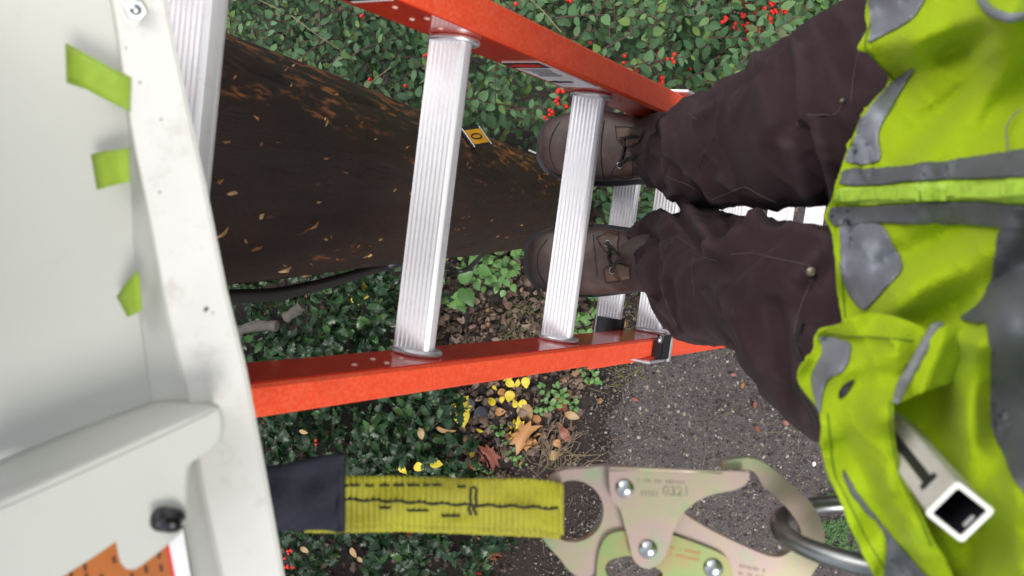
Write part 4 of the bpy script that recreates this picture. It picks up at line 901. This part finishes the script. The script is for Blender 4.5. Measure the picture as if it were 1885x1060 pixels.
# folded top of the gate that joins its two cheeks
mb = MB(); loft(mb, [[hp(o_)(u, v) for u, v in ((1122, 861), (1180, 860), (1250, 863), (1330, 866))] for o_ in (.0083, .006, 0, -.006, -.0115)], False, False); solid(mb.build('gate_spine', M['zinc_pink'], gt, ang=180), .0022)
for u, v, r_ in ((1150, 899, .0061), (1193, 1011, .0061), (1313, 1046, .0064)):
    b = MB(); disc_dome(b, hp(.0087 if u < 1300 else .0036)(u, v), HN, r_, .0035, 24, 6); b.build('rivet', M['steel'], hook)
hx = (hp(0)(1300, 950) - hp(0)(1200, 946)).normalized(); hy = HN.cross(hx)
text_mesh('0321', .0088, 'stamp', M['etch'], Matrix.Translation(hp(.0088)(1245, 905)) @ Matrix((hx, hy, HN)).transposed().to_4x4(), gt, .0001)
for (u0, v0, u1, n_b, mat_, h_, o_, par) in ((1174, 881, 1262, 17, 'etch', 6, .0088, gt), (1180, 903, 1222, 6, 'etch', 9, .0088, gt), (1236, 1006, 1292, 11, 'orange', 5, .0038, hook), (1234, 1018, 1290, 11, 'orange', 5, .0038, hook), (1362, 1039, 1410, 9, 'etch', 6, .0003, hook), (1360, 1052, 1408, 9, 'etch', 6, .0003, hook)):
    sl_ = .05 if v0 < 950 else .2
    for k in range(n_b):
        if random.random() < .15: continue
        u = u0 + (u1 - u0) * k / n_b; w_ = (u1 - u0) / n_b * random.uniform(.3, .6); v = v0 + (u - u0) * sl_
        plate('stamp', M[mat_], par, [[(u, v), (u + w_, v), (u + w_, v + h_), (u, v + h_)]], hp(o_), .0003, 0)
# steel ring through the hook
rc = at(1640, 985, .51); A_ = at(1434, 962, .535) - rc; B_ = (at(1560, 1040, .475) - at(1560, 935, .555)) * .5
mb = MB(); Q = []
for k in range(64):
    t = 2 * math.pi * k / 64; Q.append(rc + A_ * math.cos(t) + B_ * 1.1 * math.sin(t))
rr = []
for k in range(65):
    p = Q[k % 64]; t_ = (Q[(k + 1) % 64] - Q[(k - 1) % 64]).normalized(); a_ = t_.cross(A_.cross(B_).normalized()).normalized(); b_ = t_.cross(a_)
    rr.append([p + (a_ * math.cos(q * math.pi / 8) + b_ * math.sin(q * math.pi / 8)) * .0061 for q in range(16)])
loft(mb, rr, False); tag(mb.build('steel_ring', M['ring'], None, ang=180), 'steel belt ring held in the snap hook under the vest', 'ring')

# ------------------------------------------------------------------ person on the ladder, seen from the chest down
def ridge(u, v, x0, y0, x1, y1, w, h):
    L2 = (x1 - x0) ** 2 + (y1 - y0) ** 2; t = ((u - x0) * (x1 - x0) + (v - y0) * (y1 - y0)) / L2; tc = min(max(t, 0), 1)
    d = math.hypot(u - x0 - tc * (x1 - x0), v - y0 - tc * (y1 - y0)); return h * math.exp(-(d / w) ** 2)
per = empty('person', L(1.30, 0, .02), 'person on a ladder rung in brown work trousers, brown boots and lime vest', 'person')
legR = [((1214, 238), (1200, 338), 1.30), ((1230, 222), (1222, 350), 1.26), ((1256, 204), (1252, 364), 1.19), ((1302, 172), (1295, 384), 1.06), ((1362, 144), (1350, 382), .93), ((1450, 92), (1430, 378), .83), ((1530, 36), (1510, 388), .745), ((1610, -20), (1600, 395), .71), ((1760, -40), (1740, 420), .70)]
legL = [((1176, 428), (1190, 514), 1.30), ((1194, 408), (1228, 528), 1.26), ((1236, 388), (1270, 556), 1.18), ((1276, 380), (1302, 634), 1.05), ((1338, 394), (1346, 640), .94), ((1410, 405), (1388, 660), .83), ((1480, 410), (1440, 728), .745), ((1560, 412), (1522, 818), .70), ((1700, 415), (1680, 880), .68)]
CREASE = [(1165, 285, 1240, 352, 9, .006), (1205, 240, 1228, 345, 7, -.006), (1228, 225, 1250, 350, 8, .006), (1250, 250, 1265, 340, 9, .004), (1270, 320, 1330, 372, 9, .006), (1235, 300, 1300, 372, 8, -.006), (1300, 185, 1400, 130, 12, -.006), (1290, 215, 1345, 160, 10, .005), (1330, 330, 1430, 372, 11, .005), (1395, 110, 1420, 230, 16, .006), (1440, 80, 1455, 230, 14, -.006), (1475, 90, 1478, 210, 11, .006), (1480, 240, 1520, 385, 11, -.009), (1500, 225, 1545, 375, 11, .008), (1450, 260, 1490, 360, 14, .005), (1520, 30, 1575, 150, 14, -.007),
          (1148, 432, 1220, 395, 8, .007), (1150, 455, 1235, 420, 7, -.007), (1165, 440, 1205, 540, 8, .008), (1192, 430, 1215, 550, 8, -.008), (1240, 380, 1292, 452, 9, -.010), (1262, 378, 1330, 470, 12, .010), (1290, 462, 1345, 400, 9, -.011), (1320, 480, 1400, 415, 11, .009), (1345, 500, 1440, 420, 12, -.006), (1225, 560, 1280, 610, 11, .006), (1232, 520, 1250, 600, 9, -.006), (1300, 540, 1345, 640, 14, -.005), (1345, 560, 1400, 680, 14, .005), (1420, 560, 1450, 740, 14, -.006), (1462, 580, 1470, 700, 9, .008), (1478, 520, 1530, 470, 9, -.008), (1490, 600, 1530, 720, 10, .008), (1390, 420, 1520, 440, 10, .006)]
def leg_rings(st, nper=16, seg=110, seed=0, amp=1.0):
    U = catmull([(a[0][0], a[0][1], a[2]) for a in st], nper); Lo = catmull([(a[1][0], a[1][1], a[2]) for a in st], nper)
    up = [at(*p) for p in U]; lo = [at(*p) for p in Lo]; ce = [(a + b) / 2 for a, b in zip(up, lo)]; rr = []
    n = len(ce)
    for i in range(n):
        t = (ce[min(i + 1, n - 1)] - ce[max(i - 1, 0)]).normalized(); w = (up[i] - lo[i]) / 2; w = w - t * w.dot(t) * .4; d = w.cross(t).normalized() * w.length * .78
        if d.dot(CAM - ce[i]) < 0: d = -d
        fr = i / (n - 1); ring = []
        for k in range(seg):
            a = 2 * math.pi * k / seg; p = ce[i] + w * math.cos(a) + d * math.sin(a); nrm = (w.normalized() * math.cos(a) + d.normalized() * math.sin(a))
            q = p * 1.0
            dg = fr * 7 + math.sin(a * 1.0 + seed) * .55 + .5 * noise.noise(Vector((fr * 3, math.cos(a) * 1.2, seed + 20.)))
            rg = 1 - abs(noise.noise(Vector((dg * 2.1, math.cos(a + .4) * .8 + seed, math.sin(a + .4) * .8)))) * 3.2
            fold = .0045 * max(rg, 0) ** 3 - .0015
            fold += .006 * noise.noise(Vector((fr * 5 + seed, math.cos(a) * 1.3, math.sin(a) * 1.3)))
            low = math.exp(-((fr - .06) / .09) ** 2) + .8 * math.exp(-((fr - .36) / .08) ** 2)
            rg2 = 1 - abs(noise.noise(Vector((fr * 19 + 1.6 * math.sin(a * 1. + 1 + seed), math.cos(a) * 1.1, seed + 9.)))) * 3
            fold += low * (.0085 * max(rg2, 0) ** 2 - .003)
            if nrm.dot(CAM - p) > -.02:
                cu, cv = px(p)
                for f_ in CREASE:
                    if min(f_[0], f_[2]) - 45 < cu < max(f_[0], f_[2]) + 45: fold += 1.3 * ridge(cu, cv, *f_)
            ring.append(p + nrm * fold * amp)
        rr.append(ring)
    return rr
tr = MB(); rR = leg_rings(legR, seed=1); rL = leg_rings(legL, seed=5)
# rolled cuff: inner rings so that the leg is open at the ankle
def hem(rr):
    c = sum(rr[0], Vector()) / len(rr[0]); return [[c + (p - c) * .80 + (rr[4][0] - rr[0][0]) for p in rr[0]], [c + (p - c) * .88 for p in rr[0]], [c + (p - c) * 1.0 - (rr[1][k] - rr[0][k]) * .3 for k, p in enumerate(rr[0])]] + rr
loft(tr, hem(rR)); loft(tr, hem(rL)); tro = tr.build('trousers', M['canvas'], per, ang=180); tr_b = tr.bvh()
def seam(P, r=.0006, off=.0001, mat='stitch', par=None, n=8, name='seam'):
    Q = drape(tr_b, smooth2(P, n, False), off)
    if len(Q) > 2: mb = MB(); tube(mb, Q, r, 5); return mb.build(name, M[mat], par or tro)
for P in ([(1555, 180), (1540, 208), (1510, 211), (1482, 212), (1470, 220), (1467, 232)], [(1269, 208), (1275, 215), (1284, 221)], [(1225, 262), (1218, 290), (1222, 318), (1240, 330), (1275, 345), (1303, 372)], [(1303, 372), (1325, 362), (1345, 354), (1372, 345), (1400, 360), (1430, 373)], [(1590, 60), (1575, 120), (1566, 190)], [(1330, 230), (1300, 275), (1280, 320)],
          [(1245, 434), (1224, 463), (1216, 490), (1215, 520), (1228, 560), (1245, 600)], [(1245, 434), (1262, 446), (1281, 458)], [(1278, 466), (1300, 475), (1320, 480)], [(1345, 468), (1388, 467), (1430, 476), (1470, 484), (1497, 492)], [(1276, 470), (1274, 500), (1278, 545)], [(1504, 500), (1475, 560), (1462, 620), (1470, 650)]): seam(P)
for u, v in ((1492, 500), (1551, 186)):
    h = drape(tr_b, [(u, v)], .001)
    if h:
        b = MB(); disc_dome(b, h[0], (CAM - h[0]).normalized(), .0042 if v > 300 else .0022, .0018, 16, 4); b.build('snap_button', M['brass'], tro)
for ctr in ([(1475, 595), (1468, 615), (1466, 640), (1478, 668)], [(1462, 705), (1475, 725), (1494, 760), (1502, 780)]): seam(ctr, .0022, .0, 'thread', None, 8, 'pocket_edge')

# body under the clothes: one surface from the legs up to the neck
bv_ = [Vector((.29, -.03, 2.98)), Vector((.31, -.02, 3.15)), Vector((.33, -.01, 3.32)), Vector((.345, .0, 3.45)), Vector((.345, .0, 3.53))]; br_ = [(.085, .085), (.08, .08), (.085, .085), (.07, .09), (.04, .04)]
edges = [(0, 1), (1, 2), (2, 3), (3, 4)]
for sgn, st in ((1, rR), (-1, rL)):
    hip = len(bv_); cs = [sum(r_, Vector()) / len(r_) for r_ in st]
    for k, (i_, rad) in enumerate(((len(cs) - 12, .07), (int(len(cs) * .6), .062), (int(len(cs) * .38), .05), (int(len(cs) * .15), .042), (0, .036))):
        bv_.append(cs[i_]); br_.append((rad, rad)); edges.append((0 if k == 0 else len(bv_) - 2, len(bv_) - 1))
    bv_.append(cs[0] + Vector((-.01, 0, -.05))); br_.append((.034, .034)); edges.append((len(bv_) - 2, len(bv_) - 1))
me = bpy.data.meshes.new('body'); me.from_pydata([tuple(v - org(per)) for v in bv_], edges, []); bod = link('body', me, per)
sk = bod.modifiers.new('skin', 'SKIN'); sub(bod, 2)
if not me.skin_vertices: bpy.context.view_layer.objects.active = bod
if me.skin_vertices:
    for i, sv in enumerate(me.skin_vertices[0].data): sv.radius = br_[i]; sv.use_root = (i == 0)
me.materials.append(M['canvas'])

# boots
def boot(tip, heel, name='boot'):
    ax = (heel - tip); ax.z = 0; ax.normalize(); lat = Vector((-ax.y, ax.x, 0)); up = Vector((0, 0, 1)); o = tip
    P = lambda x, y, z: o + ax * x + lat * y + up * z
    stn = [(.000, .012, .022, .030), (.006, .026, .018, .046), (.018, .040, .017, .060), (.04, .050, .016, .069), (.07, .0555, .016, .073), (.10, .057, .016, .080), (.13, .055, .016, .092), (.16, .051, .016, .108), (.19, .047, .016, .125), (.23, .043, .016, .14), (.265, .036, .018, .142), (.285, .018, .022, .138)]
    rr = []
    Sx = catmull([(a, b, d) for a, b, c, d in stn], 4); seg = 36
    for s in Sx:
        x, hw, zt = s.x, max(s.y, .004), s.z; zb = .016; ring = []
        for k in range(seg):
            a = 2 * math.pi * k / seg; ca, sa = math.cos(a), math.sin(a)
            y = hw * math.copysign(abs(ca) ** .75, ca); z = zb + (zt - zb) * (.5 + .5 * math.copysign(abs(sa) ** (.8 if sa > 0 else .45), sa)) if sa > -2 else 0
            p = P(x, y, z); crease = .0025 * math.exp(-((x - .105) / .02) ** 2) * math.sin(x * 260) * (sa > .2)
            ring.append(p + up * (crease + .0018 * noise.noise(p * 40)))
        rr.append(ring)
    mb = MB(); loft(mb, rr)
    sh = []
    for z_, w_ in ((.09, .042), (.12, .043), (.15, .044), (.175, .044)): sh.append([P(.215 + math.cos(2 * math.pi * k / 28) * (w_ + .012), math.sin(2 * math.pi * k / 28) * w_, z_) for k in range(28)])
    loft(mb, sh); b = mb.build(name, M['leather'], per, ang=180); bv = mb.bvh()
    so_ = MB(); out = [(x - (.006 if x < .02 else 0), hw + .006) for x, hw in [(s.x, s.y) for s in Sx]]; ol = [P(x, y, 0) for x, y in out] + [P(x, -y, 0) for x, y in reversed(out)]
    loft(so_, [[p - up * .006 for p in ol], [p + up * .012 for p in ol], [p + up * .020 for p in ol]]); s_o = so_.build('sole', M['sole'], b, ang=50)
    wl = MB(); rim = [P(x + (.003), (hw + .0035), .021) for x, hw in [(s.x, s.y) for s in Sx][1:22]]; rim = [P(s.x + .003, -(s.y + .0035), .021) for s in reversed(Sx[1:22])] + [P(-.002, 0, .021)] + rim
    tube(wl, catmull(rim, 2), .0022, 6); wl.build('welt', M['sole'], b)
    return b, bv
bR, bRb = boot(at(998, 269, 1.42), at(1160, 282, 1.42)); bL, bLb = boot(at(975, 478, 1.42), at(1150, 478, 1.42))
def on_boot(bv, P, r, mat, par, name, off=.001, n=6):
    Q = drape(bv, smooth2(P, n, False) if n else P, off)
    if len(Q) > 1: mb = MB(); tube(mb, Q, r, 6); mb.build(name, M[mat], par)
for bo_, bv, fl in ((bR, bRb, [[(1138, 234), (1133, 232), (1136, 256), (1146, 268), (1160, 270), (1176, 262), (1186, 240), (1160, 234)], [(1148, 285), (1140, 296), (1126, 318), (1124, 322), (1150, 328), (1165, 326), (1165, 285)]]), (bL, bLb, [[(1099, 438), (1104, 450), (1116, 464), (1136, 468), (1140, 436), (1138, 420), (1120, 428)], [(1134, 484), (1118, 490), (1112, 498), (1116, 520), (1140, 517), (1160, 513), (1158, 490)]])):
    for pl in fl:
        pm = patch(bv, pl, 5, .0012); q = pm.build('lace_flap', M['leather_lt'], bo_, ang=180); solid(q, .0012)
        on_boot(bv, pl + pl[:1], .0006, 'thread', bo_, 'seam', .0016, 0)
for bo_, bv, es in ((bR, bRb, [((1143, 303), 1), ((1146, 258), 0)]), (bL, bLb, [((1120, 449), 1), ((1129, 498), 1)])):
    for (u, v), bright in es:
        h = drape(bv, [(u, v)], .003)
        if h:
            nn = (CAM - h[0]).normalized(); a_ = nn.orthogonal().normalized(); b_ = nn.cross(a_); mb = MB()
            Q = [h[0] + (a_ * math.cos(k * math.pi / 8) + b_ * math.sin(k * math.pi / 8)) * .0046 for k in range(17)]; tube(mb, Q, .0013, 6); mb.build('eyelet', M['steel'] if bright else M['leather_lt'], bo_)
for bo_, bv, Ls in ((bR, bRb, [[(1146, 258), (1152, 264), (1150, 275), (1147, 290), (1143, 303)], [(1143, 303), (1155, 292), (1170, 290)], [(1146, 258), (1160, 252), (1176, 252)]]), (bL, bLb, [[(1120, 449), (1124, 462), (1122, 476), (1128, 488), (1129, 498)], [(1120, 449), (1130, 458), (1140, 470)], [(1129, 498), (1134, 484), (1145, 480)]])):
    for P in Ls: on_boot(bv, P, .0024, 'thread', bo_, 'lace', .003)
for bo_, bv, P in ((bR, bRb, [(1112, 222), (1108, 250), (1106, 290), (1112, 330)]), (bR, bRb, [(1030, 225), (1016, 250), (1012, 280), (1022, 312)]), (bL, bLb, [(1092, 432), (1096, 470), (1100, 510)]), (bL, bLb, [(1008, 440), (992, 465), (990, 495), (1004, 525)])): on_boot(bv, P, .0008, 'thread', bo_, 'seam', .0004)

# vest ------------------------------------------------------------------
DC = [(1590, 30, .56), (1600, 100, .56), (1640, 150, .555), (1560, 260, .56), (1540, 400, .55), (1550, 560, .54), (1520, 700, .50), (1700, 100, .485), (1700, 350, .455), (1700, 550, .45), (1885, 50, .40), (1885, 350, .36), (1885, 600, .35), (1885, 900, .35), (1800, 800, .43), (1700, 760, .475), (1760, 1000, .43), (1885, 1060, .35), (1650, 900, .48), (1650, 1060, .47), (2200, 0, .27), (2200, 500, .25), (2200, 1060, .25), (1700, -150, .51), (2000, -200, .38), (1750, 1250, .45), (2100, 1300, .30)]
def dvest(u, v):
    sw = 0; sd__ = 0
    for a, b, d in DC:
        w = 1 / (((u - a) ** 2 + (v - b) ** 2) ** 1.15 + 2600); sw += w; sd__ += w * d
    return sd__ / sw
FOLDS = [(1590, 90, 1860, 20, 34, -.020), (1640, 150, 1810, 60, 22, .016), (1700, 200, 1830, 90, 20, -.008), (1650, 300, 1790, 120, 30, .012), (1700, 300, 1850, 130, 30, -.009), (1820, 230, 1900, 120, 26, .008), (1540, 358, 1900, 352, 18, -.004), (1640, 480, 1770, 420, 28, .014), (1620, 570, 1860, 440, 36, -.016), (1700, 590, 1850, 520, 26, .012), (1800, 640, 1780, 900, 26, -.012), (1760, 700, 1880, 1040, 32, -.012), (1835, 880, 1870, 1100, 26, .012), (1740, 610, 1800, 640, 22, -.010), (1600, 440, 1590, 560, 26, -.006), (1572, 270, 1590, 330, 6, .005), (1588, 270, 1600, 330, 6, -.005), (1606, 270, 1612, 330, 6, .004), (1565, 412, 1572, 460, 6, .005), (1582, 412, 1590, 450, 6, -.004), (1870, 300, 1950, 600, 60, .010)]
def crease(u, v, s_):      # sharp little drag creases in the cloth
    r = 1 - abs(noise.noise(Vector(((u - .7 * v) / 75 + s_, (u + v) / 210, s_)))) * 3.4
    r2 = 1 - abs(noise.noise(Vector(((u + .5 * v) / 48, (v - u) / 170, s_ + 4)))) * 4
    return -.0020 * max(r, 0) ** 2 - .0007 * max(r2, 0) ** 2
def vd(u, v):
    d = dvest(u, v)
    for f_ in FOLDS: d += ridge(u, v, *f_)
    return d + crease(u, v, 1.) + .0035 * noise.noise(Vector((u / 130, v / 80, 2))) + .0005 * noise.noise(Vector((u / 30, v / 30, 5)))
vest = empty('vest_group', (0, 0, 0)); bpy.data.objects.remove(vest)
VP = smooth2([(1598, -10), (1593, 28), (1596, 54), (1579, 85), (1584, 94), (1602, 99), (1620, 122), (1637, 148), (1612, 180), (1591, 204), (1572, 245), (1556, 285), (1542, 330), (1536, 360), (1520, 396), (1531, 420), (1536, 450), (1540, 520), (1550, 585), (1560, 640), (1600, 760), (1610, 900), (1640, 1060), (1660, 1180), (1720, 1300), (2000, 1320), (2250, 1250), (2300, 900), (2300, 300), (2250, -150), (2000, -260), (1720, -220), (1620, -120)], 4)
def relief(poly, step, df):
    bm = bmesh.new(); vs = [bm.verts.new((p[0], p[1], 0)) for p in poly]
    es = [bm.edges.new((vs[i], vs[(i + 1) % len(vs)])) for i in range(len(vs))]; bmesh.ops.triangle_fill(bm, edges=es, use_beauty=True)
    xs = [p[0] for p in poly]; ys = [p[1] for p in poly]
    for x in np.arange(min(xs) + step, max(xs), step): bmesh.ops.bisect_plane(bm, geom=bm.verts[:] + bm.edges[:] + bm.faces[:], plane_co=(x, 0, 0), plane_no=(1, 0, 0))
    for y in np.arange(min(ys) + step, max(ys), step): bmesh.ops.bisect_plane(bm, geom=bm.verts[:] + bm.edges[:] + bm.faces[:], plane_co=(0, y, 0), plane_no=(0, 1, 0))
    bmesh.ops.remove_doubles(bm, verts=bm.verts, dist=.05); bmesh.ops.triangulate(bm, faces=bm.faces); bm.verts.index_update()
    mb = MB(); mb.add([at(v.co.x, v.co.y, df(v.co.x, v.co.y)) for v in bm.verts], [tuple(w.index for w in f.verts) for f in bm.faces]); bm.free(); return mb
mv = relief(VP, 8, vd); vest = mv.build('vest', M['lime'], per, ang=180); solid(vest, .0022); v_b = mv.bvh()
def vpatch(poly, mat, name, off=.0016, n=4, par=None, bv=None, th=.0008):
    pm = patch(bv or v_b, smooth2(poly, n) if n else poly, 6, off); o = pm.build(name, M[mat], par or vest, ang=180); solid(o, th); return o
vpatch([(1608, -12), (1602, 35), (1603, 66), (1599, 79), (1640, 60), (1672, 42), (1692, 22), (1700, -12)], 'reflect', 'reflective_patch')
vpatch([(1684, 124), (1640, 153), (1594, 206), (1568, 250), (1557, 299), (1620, 297), (1619, 246), (1639, 204), (1667, 158)], 'reflect', 'reflective_patch')
vpatch([(1551, 408), (1619, 411), (1646, 450), (1663, 494), (1632, 532), (1602, 565), (1590, 569), (1568, 545), (1550, 501), (1548, 457)], 'reflect', 'reflective_patch')
vpatch([(1850, 420), (1838, 450), (1829, 481), (1824, 515), (1815, 548), (1795, 570), (1772, 588), (1800, 597), (1823, 600), (1822, 690), (1822, 786), (1850, 840), (1885, 909), (1960, 1000), (2100, 900), (2100, 500), (2000, 400), (1900, 421)], 'grey_cloth', 'grey_panel')
vpatch([(1544, 340), (1557, 316), (1630, 312), (1704, 304), (1790, 293), (1900, 279), (2000, 270), (2000, 325), (1885, 330), (1800, 331), (1738, 333), (1670, 337), (1612, 343)], 'grey_cloth', 'zip_tape', .0022)
vpatch([(1523, 396), (1537, 378), (1602, 380), (1660, 375), (1721, 369), (1800, 371), (1900, 375), (2000, 378), (2000, 425), (1885, 421), (1738, 409), (1680, 410), (1619, 411), (1533, 418)], 'grey_cloth', 'zip_tape', .0022)
zp = vpatch([(1540, 369), (1545, 348), (1612, 345), (1670, 340), (1738, 335), (1885, 332), (2000, 330), (2000, 372), (1885, 372), (1721, 367), (1660, 372), (1602, 377)], 'zip', 'zip', .0012)
for k in range(70):          # moulded zip teeth
    u = 1548 + k * 5.6; v = 358 - 6 * math.sin((u - 1540) / 345 * 1.2) + 0
    h = drape(v_b, [(u, v)], .003)
    if h: b = MB(); box(b, h[0], ua * .0006, va * .0032, nl * .0008); b.build('zip_tooth', M['zip'], zp, False)
Q = drape(v_b, smooth2([(1808, -40), (1810, 0), (1831, 23), (1858, 30), (1885, 31), (1930, 28)], 6, False), .002); mb = MB(); tube(mb, Q, .0022, 8); mb.build('piping', M['reflect'], vest)
Q = drape(v_b, smooth2([(1885, 210), (1866, 235), (1858, 262), (1862, 285), (1868, 296)], 6, False), .004); mb = MB(); tube(mb, Q, .0004, 5); mb.build('loose_thread', M['piping'], vest)
# pocket flap that bulges out with the tube in it
FD = [(1480, 690, .50), (1510, 620, .50), (1600, 580, .47), (1560, 700, .455), (1520, 830, .475), (1560, 960, .465), (1640, 760, .40), (1650, 640, .425), (1700, 600, .435), (1640, 860, .405), (1690, 960, .40), (1610, 1060, .455), (1760, 1080, .40), (1600, 850, .43), (1700, 1200, .42), (1800, 1250, .40)]
def fd(u, v):
    sw = 0; s_ = 0
    for a, b, d in FD:
        w = 1 / (((u - a) ** 2 + (v - b) ** 2) ** 1.1 + 900); sw += w; s_ += w * d
    d = s_ / sw
    for f_ in ((1520, 625, 1640, 640, 10, .006), (1590, 590, 1700, 640, 20, -.004), (1540, 680, 1640, 660, 25, -.006), (1600, 740, 1640, 900, 22, -.004), (1560, 820, 1700, 1080, 22, .010), (1525, 860, 1600, 1050, 14, -.006)): d += ridge(u, v, *f_)
    return d + crease(u, v, 6.) + .003 * noise.noise(Vector((u / 90, v / 110, 8)))
FP = smooth2([(1590, 577), (1540, 598), (1506, 613), (1497, 642), (1478, 672), (1470, 690), (1478, 715), (1500, 745), (1510, 770), (1514, 830), (1522, 872), (1545, 920), (1560, 960), (1580, 1000), (1612, 1060), (1650, 1160), (1720, 1260), (1830, 1260), (1790, 1130), (1752, 1060), (1722, 1000), (1690, 930), (1662, 870), (1647, 800), (1645, 738), (1655, 712), (1672, 680), (1695, 640), (1715, 612), (1690, 598), (1640, 580)], 4)
mf = relief(FP, 7, fd); flap = mf.build('vest_pocket', M['lime'], per, ang=180); solid(flap, .0022); f_b = mf.bvh()
vpatch([(1508, 618), (1562, 628), (1566, 660), (1552, 684), (1530, 696), (1518, 720), (1511, 760), (1504, 748), (1496, 700), (1506, 672), (1516, 650)], 'reflect', 'reflective_patch', par=flap, bv=f_b)
vpatch([(1555, 866), (1575, 900), (1610, 945), (1640, 980), (1690, 1040), (1720, 1080), (1632, 1080), (1633, 990), (1590, 935), (1560, 895)], 'grey_cloth', 'grey_stripe', par=flap, bv=f_b)
vpatch([(1573, 698), (1560, 702), (1548, 715), (1546, 734), (1556, 731), (1566, 716)], 'ink', 'logo_print', .0012, par=flap, bv=f_b, th=.0004)
Q = [at(u, v, fd(min(u, 1705), v) - .004) for u, v in smooth2([(1735, 598), (1722, 604), (1714, 618), (1698, 645), (1675, 685), (1660, 712), (1650, 738)], 6, False)]
mb = MB(); tube(mb, Q, [.0016 + .0012 * min(1, i / 6, (len(Q) - 1 - i) / 6) for i in range(len(Q))], 10); mb.build('piping', M['piping'], flap)
Q2 = relief(smooth2([(1732, 602), (1760, 598), (1795, 612), (1812, 640), (1800, 672), (1760, 700), (1700, 722), (1654, 740), (1668, 705), (1692, 662), (1715, 620)], 4), 9, lambda u, v: .425 + (u - 1650) * .00004 + ridge(u, v, 1740, 620, 1700, 720, 18, -.008) + ridge(u, v, 1800, 640, 1760, 700, 14, .008))
solid(Q2.build('pocket_lip', M['lime'], flap, ang=180), .002)
for P, bv_x, par_x in (([(1606, 30), (1592, 84), (1608, 106), (1650, 152)], v_b, vest), ([(1556, 585), (1551, 520), (1547, 460)], v_b, vest), ([(1638, 1060), (1600, 1000), (1560, 920), (1536, 870), (1528, 800), (1524, 760)], f_b, flap), ([(1638, 740), (1640, 800), (1655, 872), (1684, 934), (1714, 1004)], f_b, flap), ([(1520, 612), (1560, 618), (1620, 622), (1680, 628)], f_b, flap)):
    Q = drape(bv_x, smooth2(P, 8, False), .0004); mb = MB(); tube(mb, Q, .0005, 5); mb.build('hem_stitch', M['lime_thread'], par_x)
# back and sides of the vest round the trunk
rr = []
for z_, cx, hx_, hy_ in ((2.92, .30, .13, .185), (3.0, .305, .125, .18), (3.15, .325, .12, .18), (3.3, .345, .115, .185), (3.42, .35, .11, .19), (3.49, .35, .09, .16), (3.53, .35, .06, .08)):
    rr.append([Vector((cx + math.cos(2 * math.pi * k / 40) * hx_, -.015 + math.sin(2 * math.pi * k / 40) * hy_, z_ + .008 * math.sin(k * 1.3))) for k in range(40)])
mb = MB(); loft(mb, rr); mb.build('vest_back', M['lime'], per, ang=180)

# ------------------------------------------------------------------ square tube stuck in the pocket
tb = empty('square_tube', at(1765, 945, .36), 'off white square tube with a black slot standing in the vest pocket', 'tube')
e0 = at(1766, 942, .355); e1 = at(1622, 762, .50); axd = (e1 - e0).normalized()
c1 = at(1767, 892, .35) - e0; c2 = at(1822, 937, .35) - e0
c1 -= axd * c1.dot(axd); c2 -= axd * c2.dot(axd); hw = .0096
d1 = c1.normalized(); d2 = axd.cross(d1).normalized(); xa = (d1 + d2).normalized(); ya = (d1 - d2).normalized()
def sq(c, h, r=.0018):
    out = []
    for sx, sy, a0 in ((1, 1, 0), (-1, 1, 90), (-1, -1, 180), (1, -1, 270)):
        for k in range(5):
            a = R_(a0 + k * 22.5); out.append(c + xa * (sx * (h - r) + math.cos(a) * r) + ya * (sy * (h - r) + math.sin(a) * r))
    return out
Lt = (e1 - e0).length
mb = MB(); loft(mb, [sq(e0, hw), sq(e0 + axd * Lt, hw)], False); mb.build('tube_wall', M['tube'], tb, ang=50)
mb = MB(); loft(mb, [sq(e0 - axd * .0003, hw + .0004), sq(e0 - axd * .0006, hw - .0016, .0012)], False); solid(mb.build('tube_end', M['tube_rim'], tb, False), .0012)
mb = MB(); loft(mb, [sq(e0 + axd * .06, hw - .0018, .001), sq(e0 + axd * .061, hw - .0018, .001)]); mb.build('tube_inner_shade', M['tube_shade'], tb, False)
mb = MB(); loft(mb, [sq(e0 + axd * .001, hw - .0017, .0012), sq(e0 + axd * .06, hw - .0017, .0012)], False); mb.build('tube_bore_shade', M['tube_shade'], tb, False)  # added dark sheath: shade of the bore as colour, no real lining
fc = xa if xa.dot(CAM - e0) * 0 + xa.dot(ROT @ Vector((-.3, 1, .5))) > ya.dot(ROT @ Vector((-.3, 1, .5))) else ya
def bestface():
    best = None
    for f_ in (xa, -xa, ya, -ya):
        s_ = f_.dot((CAM - (e0 + axd * .05)).normalized()) + .15 * f_.dot(ROT @ Vector((-1, 0, 0)))
        if best is None or s_ > best[0]: best = (s_, f_)
    return best[1]
fc = bestface(); fs_ = axd.cross(fc)
mb = MB(); box(mb, e0 + axd * (.018 + .055) + fc * (hw + .0001), axd * .055, fs_ * .0024, fc * .0005); box(mb, e0 + axd * .019 + fc * (hw + .0001), axd * .0022, fs_ * .0046, fc * .0006); mb.build('slot', M['ink'], tb, False)
mb = MB(); box(mb, e0 + axd * .004 - xa * .001 - ya * .0074, axd * .0008, xa * .003, ya * .0004); mb.build('latch', M['tube_rim'], tb, False)

# look-alikes get their place among each other in the label
WORDS = ['leftmost', 'second', 'third', 'fourth', 'fifth', 'sixth', 'seventh', 'eighth', 'ninth', 'tenth', 'eleventh', 'twelfth', 'thirteenth', 'fourteenth', 'fifteenth']
by = {}
for o in COL.objects:
    if o.parent is None and 'label' in o and o.type in ('MESH', 'EMPTY') and 'kind' not in o: by.setdefault(o['label'], []).append(o)
for lab, os_ in by.items():
    if len(os_) < 2: continue
    os_.sort(key=lambda o: px(o.matrix_world.translation if o.type == 'MESH' else o.location)[0])
    for k, o in enumerate(os_): o['label'] = lab + (', leftmost of its kind' if k == 0 else ', rightmost of its kind' if k == len(os_) - 1 else ', %s from the left' % WORDS[min(k, 14)])
